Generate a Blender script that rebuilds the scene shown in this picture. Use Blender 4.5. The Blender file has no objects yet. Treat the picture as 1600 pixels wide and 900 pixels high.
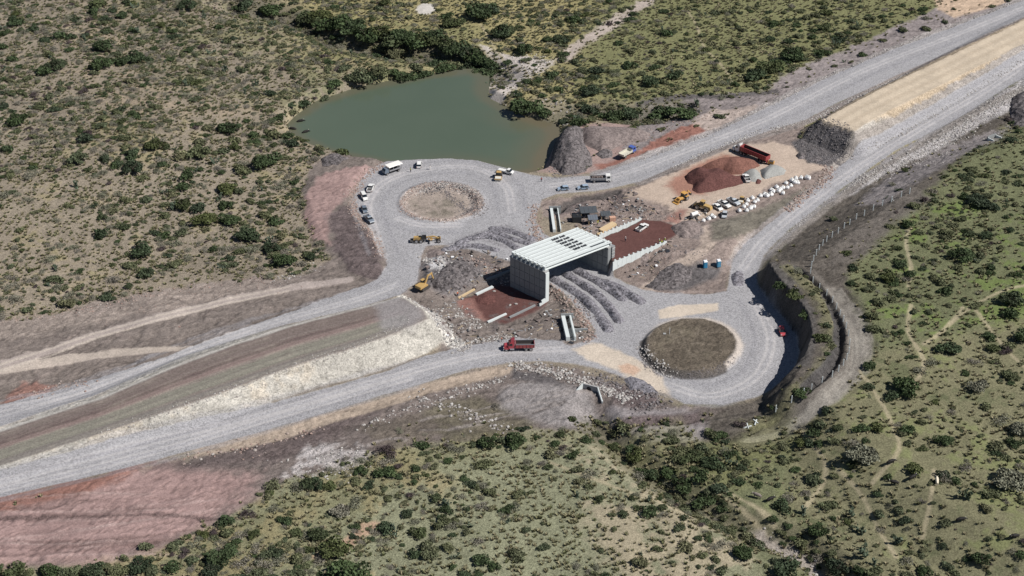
import bpy, bmesh, math, random
import numpy as np
from mathutils import Vector, Matrix
R = math.radians
random.seed(7)
rng = np.random.default_rng(11)
sc = bpy.context.scene
COL = sc.collection

# ---------------------------------------------------------------- camera, light
CAM_H, F_PX, PITCH = 240.0, 2340.0, R(32)
cam = bpy.data.cameras.new('camera')
cam.sensor_width = 36.0
cam.lens = 36.0 * F_PX / 1600.0
cam.clip_start, cam.clip_end = 1.0, 20000.0
cam_o = bpy.data.objects.new('camera', cam)
COL.objects.link(cam_o)
cam_o.location = (0, 0, CAM_H)
cam_o.rotation_euler = (R(90) - PITCH, 0, 0)
sc.camera = cam_o

SUN_EL, SUN_AZ = R(47), R(-18)            # azimuth measured from +X
sun_dir = Vector((math.cos(SUN_AZ) * math.cos(SUN_EL), math.sin(SUN_AZ) * math.cos(SUN_EL), math.sin(SUN_EL)))
sl = bpy.data.lights.new('sun', 'SUN')
sl.energy, sl.angle, sl.color = 5.0, R(0.53), (1.0, 0.965, 0.92)
so = bpy.data.objects.new('sun', sl)
COL.objects.link(so)
so.rotation_euler = sun_dir.to_track_quat('Z', 'Y').to_euler()
so.location = (0, 300, 300)
w = bpy.data.worlds.new('World')
sc.world = w
w.use_nodes = True
wn = w.node_tree
sky = wn.nodes.new('ShaderNodeTexSky')
sky.sky_type = 'NISHITA'
sky.sun_disc = False
sky.sun_elevation = SUN_EL
sky.sun_rotation = math.atan2(sun_dir.x, sun_dir.y)
sky.altitude = 2000
wn.links.new(sky.outputs[0], wn.nodes['Background'].inputs[0])
wn.nodes['Background'].inputs[1].default_value = 0.05
sc.view_settings.view_transform = 'Standard'
sc.view_settings.look = 'None'
sc.view_settings.exposure = 0.13
sc.view_settings.gamma = 1.0
sc.cycles.max_bounces = 4
sc.cycles.diffuse_bounces = 2
sc.cycles.glossy_bounces = 2


# ---------------------------------------------------------------- surveying: picture point -> place on the plain at height z
CD, SD = math.cos(PITCH), math.sin(PITCH)
def W(x, y, z=0.0):
    cx, cy = (x - 800) / F_PX, (450 - y) / F_PX
    dx, dy, dz = cx, CD + cy * SD, -SD + cy * CD
    t = (z - CAM_H) / dz
    return (dx * t, dy * t)
def WP(pts, z=0.0):
    return np.array([W(p[0], p[1], z) for p in pts])
def pairs(s):
    v = [float(a) for a in s.split()]
    return list(zip(v[0::2], v[1::2]))
def spline(p, n=4):
    """Catmull-Rom through open polyline points"""
    p = np.asarray(p, float)
    q = np.vstack([2 * p[0] - p[1], p, 2 * p[-1] - p[-2]])
    out = []
    for i in range(1, len(q) - 2):
        for k in range(n):
            t = k / n
            a, b, c, d = q[i - 1], q[i], q[i + 1], q[i + 2]
            out.append(.5 * (2 * b + (c - a) * t + (2 * a - 5 * b + 4 * c - d) * t * t + (3 * b - 3 * c + d - a) * t ** 3))
    out.append(p[-1])
    return np.array(out)

# ---------------------------------------------------------------- ground heightfield on a grid
X0, X1, Y0, Y1, DX, DY = -268.0, 268.0, 238.0, 668.0, 0.45, 0.52
NX, NY = int((X1 - X0) / DX) + 1, int((Y1 - Y0) / DY) + 1
xs, ys = X0 + DX * np.arange(NX), Y0 + DY * np.arange(NY)
GX, GY = np.meshgrid(xs, ys)          # [row y, col x]

def _hash(ix, iy, seed):
    h = (ix.astype(np.int64) * 374761393 + iy.astype(np.int64) * 668265263 + seed * 974711) & 0x7fffffff
    h = ((h ^ (h >> 13)) * 1274126177) & 0x7fffffff
    return ((h ^ (h >> 16)) & 0xffff) / 65535.0
def vnoise(x, y, seed=0):
    ix, iy = np.floor(x), np.floor(y)
    fx, fy = x - ix, y - iy
    fx, fy = fx * fx * (3 - 2 * fx), fy * fy * (3 - 2 * fy)
    ix, iy = ix.astype(np.int64), iy.astype(np.int64)
    a, b = _hash(ix, iy, seed), _hash(ix + 1, iy, seed)
    c, d = _hash(ix, iy + 1, seed), _hash(ix + 1, iy + 1, seed)
    return (a + (b - a) * fx) * (1 - fy) + (c + (d - c) * fx) * fy - 0.5
def fbm(x, y, wl, octv=3, seed=0, gain=.5):
    s, amp, tot = 0, 1.0, 0
    for i in range(octv):
        s = s + amp * vnoise(x / wl * 2 ** i + 17.3 * i, y / wl * 2 ** i - 9.1 * i, seed + i)
        tot += amp; amp *= gain
    return s / tot * 2                # about -1..1
N_fine = fbm(GX, GY, 1.6, 2, 1)
N_mid = fbm(GX, GY, 7, 3, 5)
N_big = fbm(GX, GY, 34, 3, 9)

def bbox_slice(P, m):
    i0 = max(0, int((P[:, 0].min() - m - X0) / DX)); i1 = min(NX, int((P[:, 0].max() + m - X0) / DX) + 2)
    j0 = max(0, int((P[:, 1].min() - m - Y0) / DY)); j1 = min(NY, int((P[:, 1].max() + m - Y0) / DY) + 2)
    return slice(j0, max(j0, j1)), slice(i0, max(i0, i1))
def seg_dist(P, x, y, closed):
    d2 = np.full(x.shape, 1e12)
    ins = np.zeros(x.shape, bool)
    n = len(P)
    for k in range(n if closed else n - 1):
        ax, ay = P[k]; bx, by = P[(k + 1) % n]
        ex, ey = bx - ax, by - ay
        L = ex * ex + ey * ey + 1e-9
        t = np.clip(((x - ax) * ex + (y - ay) * ey) / L, 0, 1)
        d2 = np.minimum(d2, (x - ax - t * ex) ** 2 + (y - ay - t * ey) ** 2)
        if closed and ay != by:
            ins ^= ((ay > y) != (by > y)) & (x < ex * (y - ay) / (by - ay) + ax)
    d = np.sqrt(d2)
    return np.where(ins, d, -d) if closed else -d      # positive inside
def sst(a, b, v):
    t = np.clip((v - a) / (b - a), 0, 1)
    return t * t * (3 - 2 * t)

HT = 1.1 * N_big + .32 * N_mid
COLR = np.zeros((NY, NX, 3)); GRAIN = np.zeros((NY, NX)); DENS = np.ones((NY, NX)); ZONE = np.zeros((NY, NX), np.int8)
ROUGH = np.zeros((NY, NX)) + .06         # small relief amplitude

def raise_to(px, z, target, width, zt=None, rough=None, P=None, wob=0.0):
    """grade the ground to a height inside the outline, with a batter of the given width outside it"""
    P = WP(px, z) if P is None else P
    s = bbox_slice(P, width + 2)
    if HT[s].size == 0: return
    d = seg_dist(P, GX[s], GY[s], True)
    if wob: d = d + wob * N_mid[s]
    wgt = np.clip(1 + d / width, 0, 1)
    t = target(GX[s], GY[s], d) if callable(target) else target
    HT[s] = HT[s] * (1 - wgt) + t * wgt
    if rough is not None: ROUGH[s] = np.where(d > -width, rough, ROUGH[s])
def paint(px, z, col, soft=1.5, wob=2.0, grain=.25, dens=None, zone=None, P=None, line=None, mix=1.0, var=.12, rough=None, patch=None):
    """give an area (or a strip of half width `line` along a polyline) its soil colour"""
    P = WP(px, z) if P is None else P
    s = bbox_slice(P, (line or 0) + soft + wob + 1)
    if HT[s].size == 0: return
    d = seg_dist(P, GX[s], GY[s], line is None)
    if line is not None: d = d + line
    dn = d + wob * (.6 * N_mid[s] + .4 * N_fine[s])
    k = sst(-soft, soft, dn) * mix
    if patch: k = k * sst(patch[0], patch[1], N_mid[s] * .6 + N_big[s] * .5 + .3 * N_fine[s])
    v = 1 + var * (N_mid[s] + .6 * N_fine[s])
    c = np.array(col)
    COLR[s] = COLR[s] * (1 - k[..., None]) + (c * v[..., None]) * k[..., None]
    GRAIN[s] = GRAIN[s] * (1 - k) + grain * k
    if dens is not None: DENS[s] = DENS[s] * (1 - k) + dens * k
    if rough is not None: ROUGH[s] = ROUGH[s] * (1 - k) + rough * k
    if zone is not None: ZONE[s] = np.where(k > .5, zone, ZONE[s])

# palette: real-world base colours, linear
GRAVEL = (.308, .301, .309); GRAVEL_L = (.375, .365, .375); GRAVEL_D = (.20, .19, .20)
TAN = (.47, .395, .305); CREAM = (.50, .43, .355)
DIRT = (.185, .156, .14); DIRT_D = (.125, .10, .098); DIRT_L = (.33, .28, .25); DIRT_GREY = (.26, .235, .235)
PINK = (.29, .20, .186); RED = (.112, .055, .049); REDSOIL = (.25, .135, .11)
WHITEROCK = (.43, .405, .36); SOIL_L = (.235, .20, .155); GRASS_R = (.135, .142, .078); GRASS_B = (.21, .212, .138)

def dig(px, z, depth, width, P=None):
    P = spline(WP(px, z)) if P is None else P
    s = bbox_slice(P, width + 1)
    d = seg_dist(P, GX[s], GY[s], False)
    HT[s] -= depth * sst(0, 1, 1 + d / width)

UL_ROAD = pairs("-40 645 0 632 100 607 250 560 330 530 430 495 540 455 590 437 604 415 601 390 588 362 568 345 557 325 554 305 561 285 580 265 602 252 640 249 700 247 745 250 790 262 830 273 870 278 930 274 960 263 1000 250 1100 215 1200 167 1300 118 1400 75 1500 38 1610 -4 1660 -20 1660 5 1600 30 1500 75 1400 118 1300 165 1260 187 1205 203 1150 222 1100 240 1050 262 1000 284 960 293 930 298 870 303 846 312 838 335 835 358 800 396 740 386 700 382 665 384 657 400 652 440 625 461 560 480 430 512 300 557 150 622 0 670 -40 684")
UNDER = pairs("700 384 760 362 800 350 836 345 850 365 880 382 920 405 950 427 980 443 1005 452 1060 462 1060 530 960 528 936 524 918 500 885 462 853 440 797 408 740 390")
NEAR_ROAD = pairs("-40 749 0 738 100 712 200 686 300 661 400 636 500 609 600 581 662 557 725 540 800 528 870 531 892 541 925 527 940 505 1000 455 1040 458 1100 460 1135 455 1140 430 1145 405 1165 380 1200 350 1260 305 1300 270 1340 237 1400 203 1500 145 1600 85 1660 48 1660 85 1600 120 1500 183 1400 235 1330 284 1290 314 1230 362 1196 396 1183 428 1184 445 1204 475 1228 500 1244 525 1249 552 1240 580 1220 602 1180 622 1130 632 1070 631 1040 614 1000 600 970 588 940 577 900 569 850 564 800 566 740 575 640 605 500 648 400 677 250 717 150 743 0 777 -40 788")
POND = pairs("455 195 470 180 500 160 560 140 620 127 690 117 735 112 752 120 748 140 757 156 790 172 830 190 858 198 866 212 852 235 838 265 800 275 740 266 700 262 640 262 560 245 500 231 468 216")

# ---- relief
raise_to(pairs("-120 -120 300 -120 260 230 -120 380"), 0, lambda x, y, d: 5.0 + 1.1 * fbm(x, y, 34, 3, 9) + .32 * fbm(x, y, 7, 3, 5), 60)
raise_to(pairs("1720 170 1480 262 1385 326 1300 385 1240 412 1216 440 1246 470 1276 505 1281 545 1263 590 1300 640 1350 700 1500 800 1720 900"), 5,
         lambda x, y, d: 5.2 + 1.0 * fbm(x, y, 34, 3, 9) + .3 * fbm(x, y, 7, 3, 5), 15)
raise_to(pairs("1197 412 1214 436 1240 458 1258 485 1266 520 1258 565 1236 600 1262 600 1292 560 1296 500 1262 440 1222 408"), 7.5, 7.6, 7)
dig(pairs("1248 428 1283 458 1303 492 1311 525 1306 562 1288 592 1258 618"), 4.5, 2.4, 2.1)
dig(pairs("950 662 1010 656 1080 652 1150 640 1220 628"), 0.5, .8, 2.0)
dig(pairs("925 640 950 675 985 705 1040 752 1100 790 1180 828 1250 852 1320 910"), 0, 3.6, 8)
dig(pairs("360 15 460 28 520 58 600 74 680 85 740 98 772 112 748 122"), 0, 5.0, 15)
dig(pairs("850 190 880 178 930 172 1000 180 1060 170"), 0, 3.0, 12)
raise_to(pairs("480 305 505 268 545 255 590 252 560 290 548 330 590 380 596 420 560 420 505 380"), 0, 1.3, 4, rough=.3)
raise_to(POND, -2.5, -5.0, 5)
dig(pairs("872 330 885 318 915 308 940 305 965 299"), 0, 1.5, 2.4)
raise_to(pairs("716 466 758 446 800 440 856 470 838 487 790 507 758 500 725 487"), -1.6, lambda x, y, d: -1.7 + .12 * fbm(x, y, 6, 2, 31), 9, rough=.08)
raise_to(pairs("668 418 700 402 750 412 745 430 700 448 672 445"), 0, lambda x, y, d: 1.2 + .7 * fbm(x, y, 9, 3, 33), 5, rough=.35)
raise_to(pairs("1046 380 1062 352 1095 340 1140 348 1146 368 1112 398 1050 405"), 2.2, lambda x, y, d: 2.3 + .5 * fbm(x, y, 14, 3, 35), 9, rough=.25)
raise_to(pairs("985 300 1060 262 1150 226 1250 212 1290 262 1200 318 1100 345 1060 348 1020 330"), .6, .6, 6, rough=.05)
for rd in (UL_ROAD, UNDER, NEAR_ROAD):
    raise_to(rd, 0, lambda x, y, d: .05 * fbm(x, y, 9, 2, 41), 2.7, rough=.035)
# left median embankment between the two carriageways
def lerpz(pts, x0, z0, x1, z1):
    out = []
    for x, y in pts:
        t = min(1, max(0, (x - x0) / (x1 - x0)))
        out.append(W(x, y, z0 + (z1 - z0) * t))
    return np.array(out)
LEFT_CREST = lerpz(pairs("-60 748 0 728 94 697 219 656 312 625 406 590 475 565 537 548 600 526 647 507 670 498 660 483 627 464 560 481 430 514 300 559 150 624 0 671 -60 690"), 0, 1.0, 640, 5.8)
a0, a1 = np.array(W(0, 698, 1.0)), np.array(W(640, 488, 5.8)); ax = (a1 - a0) / np.linalg.norm(a1 - a0) ** 2
def left_z(x, y, d): return 1.0 + 4.8 * np.clip((x - a0[0]) * ax[0] + (y - a0[1]) * ax[1], -.2, 1.02) + .07 * fbm(x, y, 8, 2, 43)
raise_to(None, 0, left_z, 7.0, P=LEFT_CREST, rough=.05)
# right embankment, tan capped
RIGHT_CREST = lerpz(pairs("1283 187 1330 162 1400 126 1500 79 1600 30 1680 -10 1680 28 1600 71 1558 91 1487 126 1450 145 1403 168 1362 189 1336 207"), 1290, 6.6, 1620, 2.2)
b0, b1 = np.array(W(1300, 195, 6.6)), np.array(W(1620, 45, 2.2)); bx_ = (b1 - b0) / np.linalg.norm(b1 - b0) ** 2
raise_to(None, 0, lambda x, y, d: 6.6 - 4.4 * np.clip((x - b0[0]) * bx_[0] + (y - b0[1]) * bx_[1], -.1, 1.3) + .06 * fbm(x, y, 8, 2, 44), 7.2, P=RIGHT_CREST, rough=.05)

# bridge frame: axis u (along the girders), v (across, away from the camera)
ABUT_TOP, GIRDER_H = 9.0, 1.45
BR0 = np.array(W(852, 425, ABUT_TOP))                     # near top corner of the left abutment
BR1 = np.array(W(797, 400, ABUT_TOP))                     # far top corner
vv = (BR1 - BR0); BR_W = float(np.linalg.norm(vv)); vv = vv / BR_W
BR2 = np.array(W(949, 427, 0.0))                          # near foot of the right abutment
uu = np.array([vv[1], -vv[0]]); uu = uu if uu[0] > 0 else -uu
SPAN = float((BR2 - BR0) @ uu)
print('bridge', BR0, vv, BR_W, uu, SPAN, float((BR2 - BR0) @ vv))
OFF2 = float((BR2 - BR0) @ vv)
def BU(u, v): return BR0 + uu * u + vv * v
FILL_N = [np.array(W(957, 409, 4.8)), np.array(W(1040, 377, 2.6))]
FILL_F = [np.array(W(938, 369, 4.8)), np.array(W(1004, 343, 2.6))]
FILL = np.array([FILL_N[0], FILL_N[1], W(1058, 366, 2.6), W(1054, 352, 2.6), W(1034, 344, 2.6), FILL_F[1], FILL_F[0]])
fu = (FILL_N[1] - FILL_N[0]); fl = np.linalg.norm(fu); fu = fu / fl
raise_to(None, 0, lambda x, y, d: 4.8 - 2.2 * np.clip(((x - FILL_N[0][0]) * fu[0] + (y - FILL_N[0][1]) * fu[1]) / fl, 0, 1) + .07 * fbm(x, y, 5, 2, 45), 1.1, P=FILL, rough=.05)
# islands
def ell(cx, cy, rx, ry, n=40): return [(cx + rx * math.cos(2 * math.pi * k / n), cy + ry * math.sin(2 * math.pi * k / n)) for k in range(n)]
NEAR_ISL, FAR_ISL, FAR_RIM = ell(1081, 538, 71, 41), ell(686, 319, 50, 22), ell(691, 315, 65, 31)
raise_to(NEAR_ISL, 1.5, lambda x, y, d: 1.5 + .18 * fbm(x, y, 6, 3, 47), 1.6, rough=.1)
raise_to(FAR_RIM, .3, .45, 1.5, rough=.12)
raise_to(FAR_ISL, -.6, lambda x, y, d: -.7 + .12 * fbm(x, y, 6, 3, 49), 2.6, rough=.1)

# ---- soil colours
COLR[:] = np.array(SOIL_L) * (1 + .16 * N_mid + .12 * N_fine)[..., None]; GRAIN[:] = .45
paint(pairs("420 -80 1700 -80 1700 300 900 260 700 120 460 100"), 0, (.28, .245, .125), 20, 12, .45)
paint(pairs("980 -80 1700 -80 1700 200 1000 200 880 130 900 60"), 0, (.17, .17, .085), 14, 10, .45, dens=.8)
paint(pairs("1200 330 1700 150 1700 1000 1200 1000 1050 760 1060 640 1200 640"), 0, GRASS_R, 8, 8, .45, dens=.62)
paint(pairs("-100 900 300 800 450 720 600 690 900 660 960 690 1100 800 1300 960 -100 1000"), 0, GRASS_B, 8, 8, .45, dens=1.0)
paint(pairs("-80 -80 480 -80 480 300 420 470 -80 520"), 0, (.28, .225, .165), 3, 3, .3, patch=(0, .35), mix=.8)
paint(pairs("-80 200 480 200 480 480 -80 520"), 0, (.20, .185, .095), 3, 3, .3, patch=(.05, .4), mix=.6)
paint(pairs("150 -80 700 -80 760 110 480 180 250 150"), 0, (.145, .155, .075), 10, 6, .3, patch=(-.15, .3), mix=.6, dens=1.5)
paint(pairs("1200 400 1700 300 1700 1000 1200 1000"), 0, (.125, .165, .052), 3, 3, .25, patch=(.08, .38), mix=.8)
paint(pairs("1250 600 1700 500 1700 1000 1200 1000"), 0, (.25, .21, .14), 3, 3, .25, patch=(-.6, -.2), mix=0.35)
paint(pairs("850 700 960 690 1250 850 1300 960 1000 960 900 800"), 0, (.33, .28, .20), 6, 5, .3, patch=(-.1, .25), mix=.8, dens=.6)
paint(pairs("-100 860 300 800 450 720 600 690 700 760 520 960 -100 960"), 0, (.30, .24, .135), 6, 5, .3, patch=(-.05, .3), mix=.7, dens=1.2)
# disturbed earth
D0 = dict(dens=0, rough=.22)
paint(pairs("-40 502 60 497 150 472 250 454 330 442 400 430 440 438 520 405 496 372 476 330 474 290 492 255 520 240 560 241 605 248 640 330 620 440 400 530 -40 660"), 0, DIRT, 1.2, 3, .3, **D0)
paint(pairs("-40 502 60 497 150 472 250 454 330 442 400 432 430 440 300 478 150 505 -40 540"), 0, (.25, .21, .185), 2, 4, .35)
paint(pairs("0 620 40 595 90 600 60 625 0 640"), 0, REDSOIL, 1, 3, .3, mix=.8)
paint(pairs("474 310 498 275 540 262 578 258 548 300 520 328 512 345 517 382 490 372 476 335"), 1.2, PINK, 1, 2, .2, mix=.9)
paint(pairs("515 335 545 322 556 340 585 368 600 400 592 432 545 424 522 385"), 1.2, DIRT_D, 1, 3, .4)
paint(pairs("-40 800 130 760 250 725 480 655 650 607 740 578 800 570 860 568 905 574 940 590 1000 605 1060 635 1130 640 1110 690 1000 692 950 672 910 670 820 668 780 682 690 692 600 706 540 735 450 748 400 782 335 822 240 865 150 886 -40 890"), 0, (.165, .138, .126), 1.2, 3, .35, **D0)
paint(pairs("-40 795 130 752 260 722 330 730 400 745 380 790 330 818 240 862 150 884 -40 890"), 0, PINK, 4, 5, .2, rough=.16)
paint(pairs("-40 780 60 765 170 738 240 722 200 742 120 775 70 790 -40 805"), 0, REDSOIL, 1.5, 3, .25)
paint(pairs("250 728 400 690 560 640 600 640 520 690 420 720 300 735"), 0, (.115, .092, .088), 3, 4, .4)
paint(pairs("480 700 560 690 570 720 530 735 450 745"), 0, (.42, .39, .38), 2, 4, .5, patch=(0, .2), mix=.8)
paint(pairs("300 700 420 672 640 607 760 575 800 570 800 580 700 605 560 650 420 690 300 715"), 0, (.34, .275, .22), .6, 1.2, .25)
paint(pairs("690 625 750 612 800 630 840 660 780 678 700 688 640 670"), 0, (.125, .11, .083), 2, 3, .4, dens=.05)
paint(pairs("560 668 640 650 690 660 680 690 600 700"), 0, (.13, .11, .092), 2, 3, .4, dens=.05)
paint(pairs("770 615 830 590 905 598 942 640 925 666 850 662 790 640"), 0, (.235, .215, .21), 2, 3, .4, rough=.2)
paint(pairs("800 578 860 585 900 600 860 600 800 590"), 0, (.11, .10, .10), 1, 2, .4)
paint(pairs("945 630 1060 640 1120 648 1100 688 1000 690 955 672"), 0, DIRT_GREY, 1.5, 2, .3, rough=.15)
paint(pairs("950 600 1010 608 1045 632 1000 640 955 628"), 0, DIRT_D, 1.5, 2, .6, rough=.3)
paint(pairs("950 660 1010 655 1080 652 1160 640 1230 625"), .3, DIRT_D, 1, 1, .5, line=2.4, dens=.3)
# right of the right carriageway
paint(pairs("1700 80 1600 160 1560 205 1500 252 1460 306 1402 352 1345 412 1318 445 1340 490 1364 555 1325 622 1245 672 1170 700 1100 670 1100 640 1220 600 1245 540 1180 440 1230 360 1400 235 1600 118"), 1.5, (.098, .086, .074), 2, 3, .45, dens=.03, rough=.16)
paint(pairs("1400 260 1500 215 1580 195 1560 225 1500 250 1430 300 1380 330 1340 320"), 1.5, DIRT_GREY, 2, 3, .35, dens=.05, mix=.7)
paint(pairs("1600 120 1500 185 1400 237 1335 286 1290 318 1325 305 1420 252 1510 208 1620 150 1640 110"), .5, (.36, .34, .335), 1, 2, .7, dens=0)
paint(pairs("1215 430 1250 460 1285 500 1292 550 1270 595 1220 620 1150 634 1180 655 1250 625 1300 580 1312 520 1295 470 1250 425"), 5, (.14, .132, .08), 2, 3, .4, dens=.8)
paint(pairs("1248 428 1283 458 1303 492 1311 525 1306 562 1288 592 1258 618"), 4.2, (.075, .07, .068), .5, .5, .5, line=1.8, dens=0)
paint(pairs("1272 425 1300 450 1336 490 1352 530 1346 585 1300 632 1230 668 1165 680 1150 664 1215 645 1285 605 1318 562 1318 510 1296 468 1268 440"), 4.5, (.135, .12, .105), 1, 1.5, .4, dens=.04, rough=.12)
paint(pairs("1420 300 1380 335 1310 385 1285 425 1330 420 1400 360 1460 320"), 3, (.13, .115, .102), 2, 3, .4, dens=.1, mix=.8)
for off, lw in ((-7, .35), (4, .4), (14, .4), (22, .4), (0, .5), (9, .5), (18, .6), (27, .5)):
    paint([(1285 + off, 452), (1318 + off, 490), (1335 + off, 530), (1330 + off, 580), (1280 + off, 630), (1220 + off, 655), (1165 + off * .5, 668)], 4.5, (.27, .25, .22), .4, .5, .3, line=lw, dens=0, mix=.5)
    dig([(1289 + off, 452), (1322 + off, 490), (1339 + off, 530), (1334 + off, 580), (1284 + off, 632), (1224 + off, 657), (1167 + off * .5, 669)], 4.5, .22, .7)
0 and paint(pairs("1165 662 1230 650 1290 622 1318 590 1340 570 1325 612 1260 655 1200 672"), 4, (.25, .225, .21), 1, 2, .4, dens=0, mix=.7)
# works by the bridge
paint(pairs("655 384 740 388 800 402 853 432 905 488 935 524 893 545 800 530 730 542 690 549 665 500 625 461 650 440"), 0, DIRT, 1, 2, .35, **D0)
paint(pairs("660 412 700 402 760 416 745 440 700 455 668 448"), .8, (.165, .15, .15), 1.5, 3, .35, rough=.3)
paint(pairs("668 398 690 405 695 425 676 420"), .8, (.46, .45, .45), 1, 2, .4)
paint(pairs("722 468 760 448 800 440 857 472 838 486 790 506 760 500 728 486"), -1.7, RED, .8, 1.5, .2, rough=.06, dens=0)
paint(pairs("715 470 735 462 760 500 730 490"), -1.2, (.24, .13, .11), 1, 2, .25)
paint(pairs("845 312 930 299 1000 286 1050 263 1150 223 1262 189 1250 215 1310 250 1300 270 1200 350 1145 405 1136 456 1040 460 1000 450 950 428 945 380 900 345 850 335"), .5, (.235, .19, .17), 1, 2, .3, **D0)
paint(pairs("975 302 1010 287 1060 268 1110 238 1160 226 1210 220 1262 240 1288 264 1200 290 1165 318 1085 345 1062 340 1040 318 1000 312"), .6, (.43, .345, .28), 1.5, 2.5, .2, rough=.06)
paint(pairs("1040 290 1075 265 1130 240 1160 245 1150 285 1100 305 1060 305"), .6, (.30, .165, .125), 2, 3, .2)
paint(pairs("1062 345 1096 362 1108 385 1080 408 1035 428 1003 450"), 1.5, (.36, .295, .25), .8, 1.0, .25, line=2.3)
paint(pairs("1020 445 1045 425 1090 412 1130 420 1120 432 1060 452"), .8, (.12, .11, .11), 1.5, 2, .35, rough=.3)
paint(pairs("1062 350 1080 338 1100 350 1095 375 1065 372"), 2.3, (.20, .17, .16), 1, 2, .4)
paint(pairs("1108 352 1180 328 1262 292 1295 272 1240 318 1190 352 1150 378 1110 385"), .5, (.16, .145, .12), 1.5, 2, .3)
paint(None, 0, RED, .6, .8, .18, P=FILL, rough=.05, dens=0)
paint(pairs("1040 340 1062 320 1075 322 1058 345"), 2, (.26, .15, .125), 1.5, 2, .2)
paint(pairs("862 330 900 312 960 300 985 300 960 320 900 345"), .3, DIRT_D, 1.5, 3, .5, patch=(-.1, .2))
# by the pond
paint(pairs("440 205 455 180 500 152 570 130 640 118 690 108 740 105 700 125 620 140 540 158 490 185 470 222 440 225"), -1, (.33, .275, .185), 2, 3, .35, dens=.5)
paint(pairs("752 125 768 100 756 72 800 86 850 94 884 92 842 112 806 136 786 152 800 175 765 158"), 0, (.44, .395, .36), 1.5, 4, .4, dens=.25, zone=None)
paint(pairs("838 270 850 235 870 205 900 195 1000 192 1040 190 1020 230 960 262 900 276"), -.5, (.30, .22, .20), 1.5, 3, .3, dens=.05)
paint(pairs("790 175 840 150 920 165 1000 160 1000 190 880 195"), 0, (.24, .21, .15), 3, 5, .35, dens=.9)
paint(pairs("990 190 1000 165 1100 148 1200 140 1240 112 1300 82 1380 50 1450 20 1480 0 1640 -50 1640 -10 1300 120 1100 217 1000 252 970 235"), 0, (.235, .205, .20), 1.5, 3, .3, dens=.08, rough=.2)
paint(pairs("930 256 1000 238 1045 206 1092 194 1104 206 1050 236 985 260 940 270"), 0, (.25, .125, .10), 1, 2, .3)
paint(pairs("1080 195 1110 172 1180 165 1190 172 1110 208"), 0, (.40, .33, .29), 1, 3, .25, mix=.8)
paint(pairs("1000 162 1060 152 1140 150 1210 142"), 0, (.11, .10, .098), .8, 1.2, .5, line=1.8)
paint(pairs("1455 -14 1600 -40 1580 2 1490 26 1466 14"), 0, (.45, .34, .25), 1.5, 2, .2)
paint(pairs("880 95 905 70 945 46 985 18 1030 -10"), 0, (.38, .325, .285), 1.5, 3, .35, line=3.0, dens=.2)
paint(ell(665, 13, 16, 9, 16), 0, (.50, .47, .43), .8, 1, .2, dens=0)
paint(spline(pairs("380 15 460 28 520 56 600 70 680 82 740 96 775 112")), -2, (.12, .11, .085), 3, 4, .4, line=6, mix=.8, dens=2.6)
paint(spline(pairs("850 192 880 182 930 174 1000 182 1060 172")), -1, (.11, .105, .075), 3, 4, .4, line=7, mix=.7, dens=2.2)
paint(spline(pairs("935 668 950 680 985 708 1040 755 1100 793 1180 830 1250 855 1320 910")), -2, (.13, .12, .08), 3, 3, .4, line=5, mix=.8, dens=2.2)
paint(pairs("960 690 1060 655 1110 690 1230 660 1250 700 1150 760 1060 750"), 0, (.15, .15, .07), 4, 4, .4, mix=.6, dens=1.3)
paint(pairs("-60 895 150 890 250 866 340 826 420 778 480 748 600 712 800 680 900 680 700 720 560 800 450 900 300 960 -60 960"), 0, (.16, .15, .08), 4, 5, .4, mix=.5, dens=1.3)
rt = np.random.default_rng(77)
for k in range(26):
    y0_ = rt.uniform(775, 872); x0_ = rt.uniform(-40, 120); x1_ = x0_ + rt.uniform(120, 330)
    y1_ = y0_ - (x1_ - x0_) * rt.uniform(-.02, .16)
    if y1_ < 742 + .1 * (260 - x1_) * .3 or y0_ + (x1_ - 130) * .0 > 884: continue
    paint(spline([(x0_, y0_), ((x0_ + x1_) / 2, (y0_ + y1_) / 2 + rt.uniform(-4, 6)), (x1_, y1_)]), 0, ((.17, .115, .105), (.36, .27, .25))[k % 2], .25, .4, .3, line=.3, mix=.5)
paint(spline(pairs("-20 812 60 810 140 808 250 806 330 812 400 808")), 0, (.12, .085, .08), .4, 1.2, .5, line=.7, mix=.8)
for k in range(22):
    x0_ = rt.uniform(430, 900); y0_ = 690 - (x0_ - 450) * .22 + rt.uniform(5, 40); x1_ = x0_ + rt.uniform(40, 110)
    paint(spline([(x0_, y0_), (.5 * (x0_ + x1_), y0_ - rt.uniform(2, 14)), (x1_, y0_ - (x1_ - x0_) * rt.uniform(.05, .3))]), 0, ((.09, .075, .07), (.27, .24, .225))[k % 2], .3, .5, .4, line=.4, mix=.55)
for k in range(26):
    x0_ = rt.uniform(0, 420); y0_ = 620 - x0_ * .33 + rt.uniform(-75, 5); x1_ = x0_ + rt.uniform(20, 60)
    paint([(x0_, y0_), (x1_, y0_ - rt.uniform(12, 30) * (1 if k % 3 else -.3))], 0, ((.10, .08, .075), (.25, .205, .185))[k % 2], .3, .5, .4, line=.35, mix=.5)
paint(spline(pairs("1640 122 1560 158 1480 200 1400 243 1335 290 1290 322 1230 370 1198 404")), .3, (.20, .18, .165), .6, 1, .5, line=2.0, dens=0, mix=.9)
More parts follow.
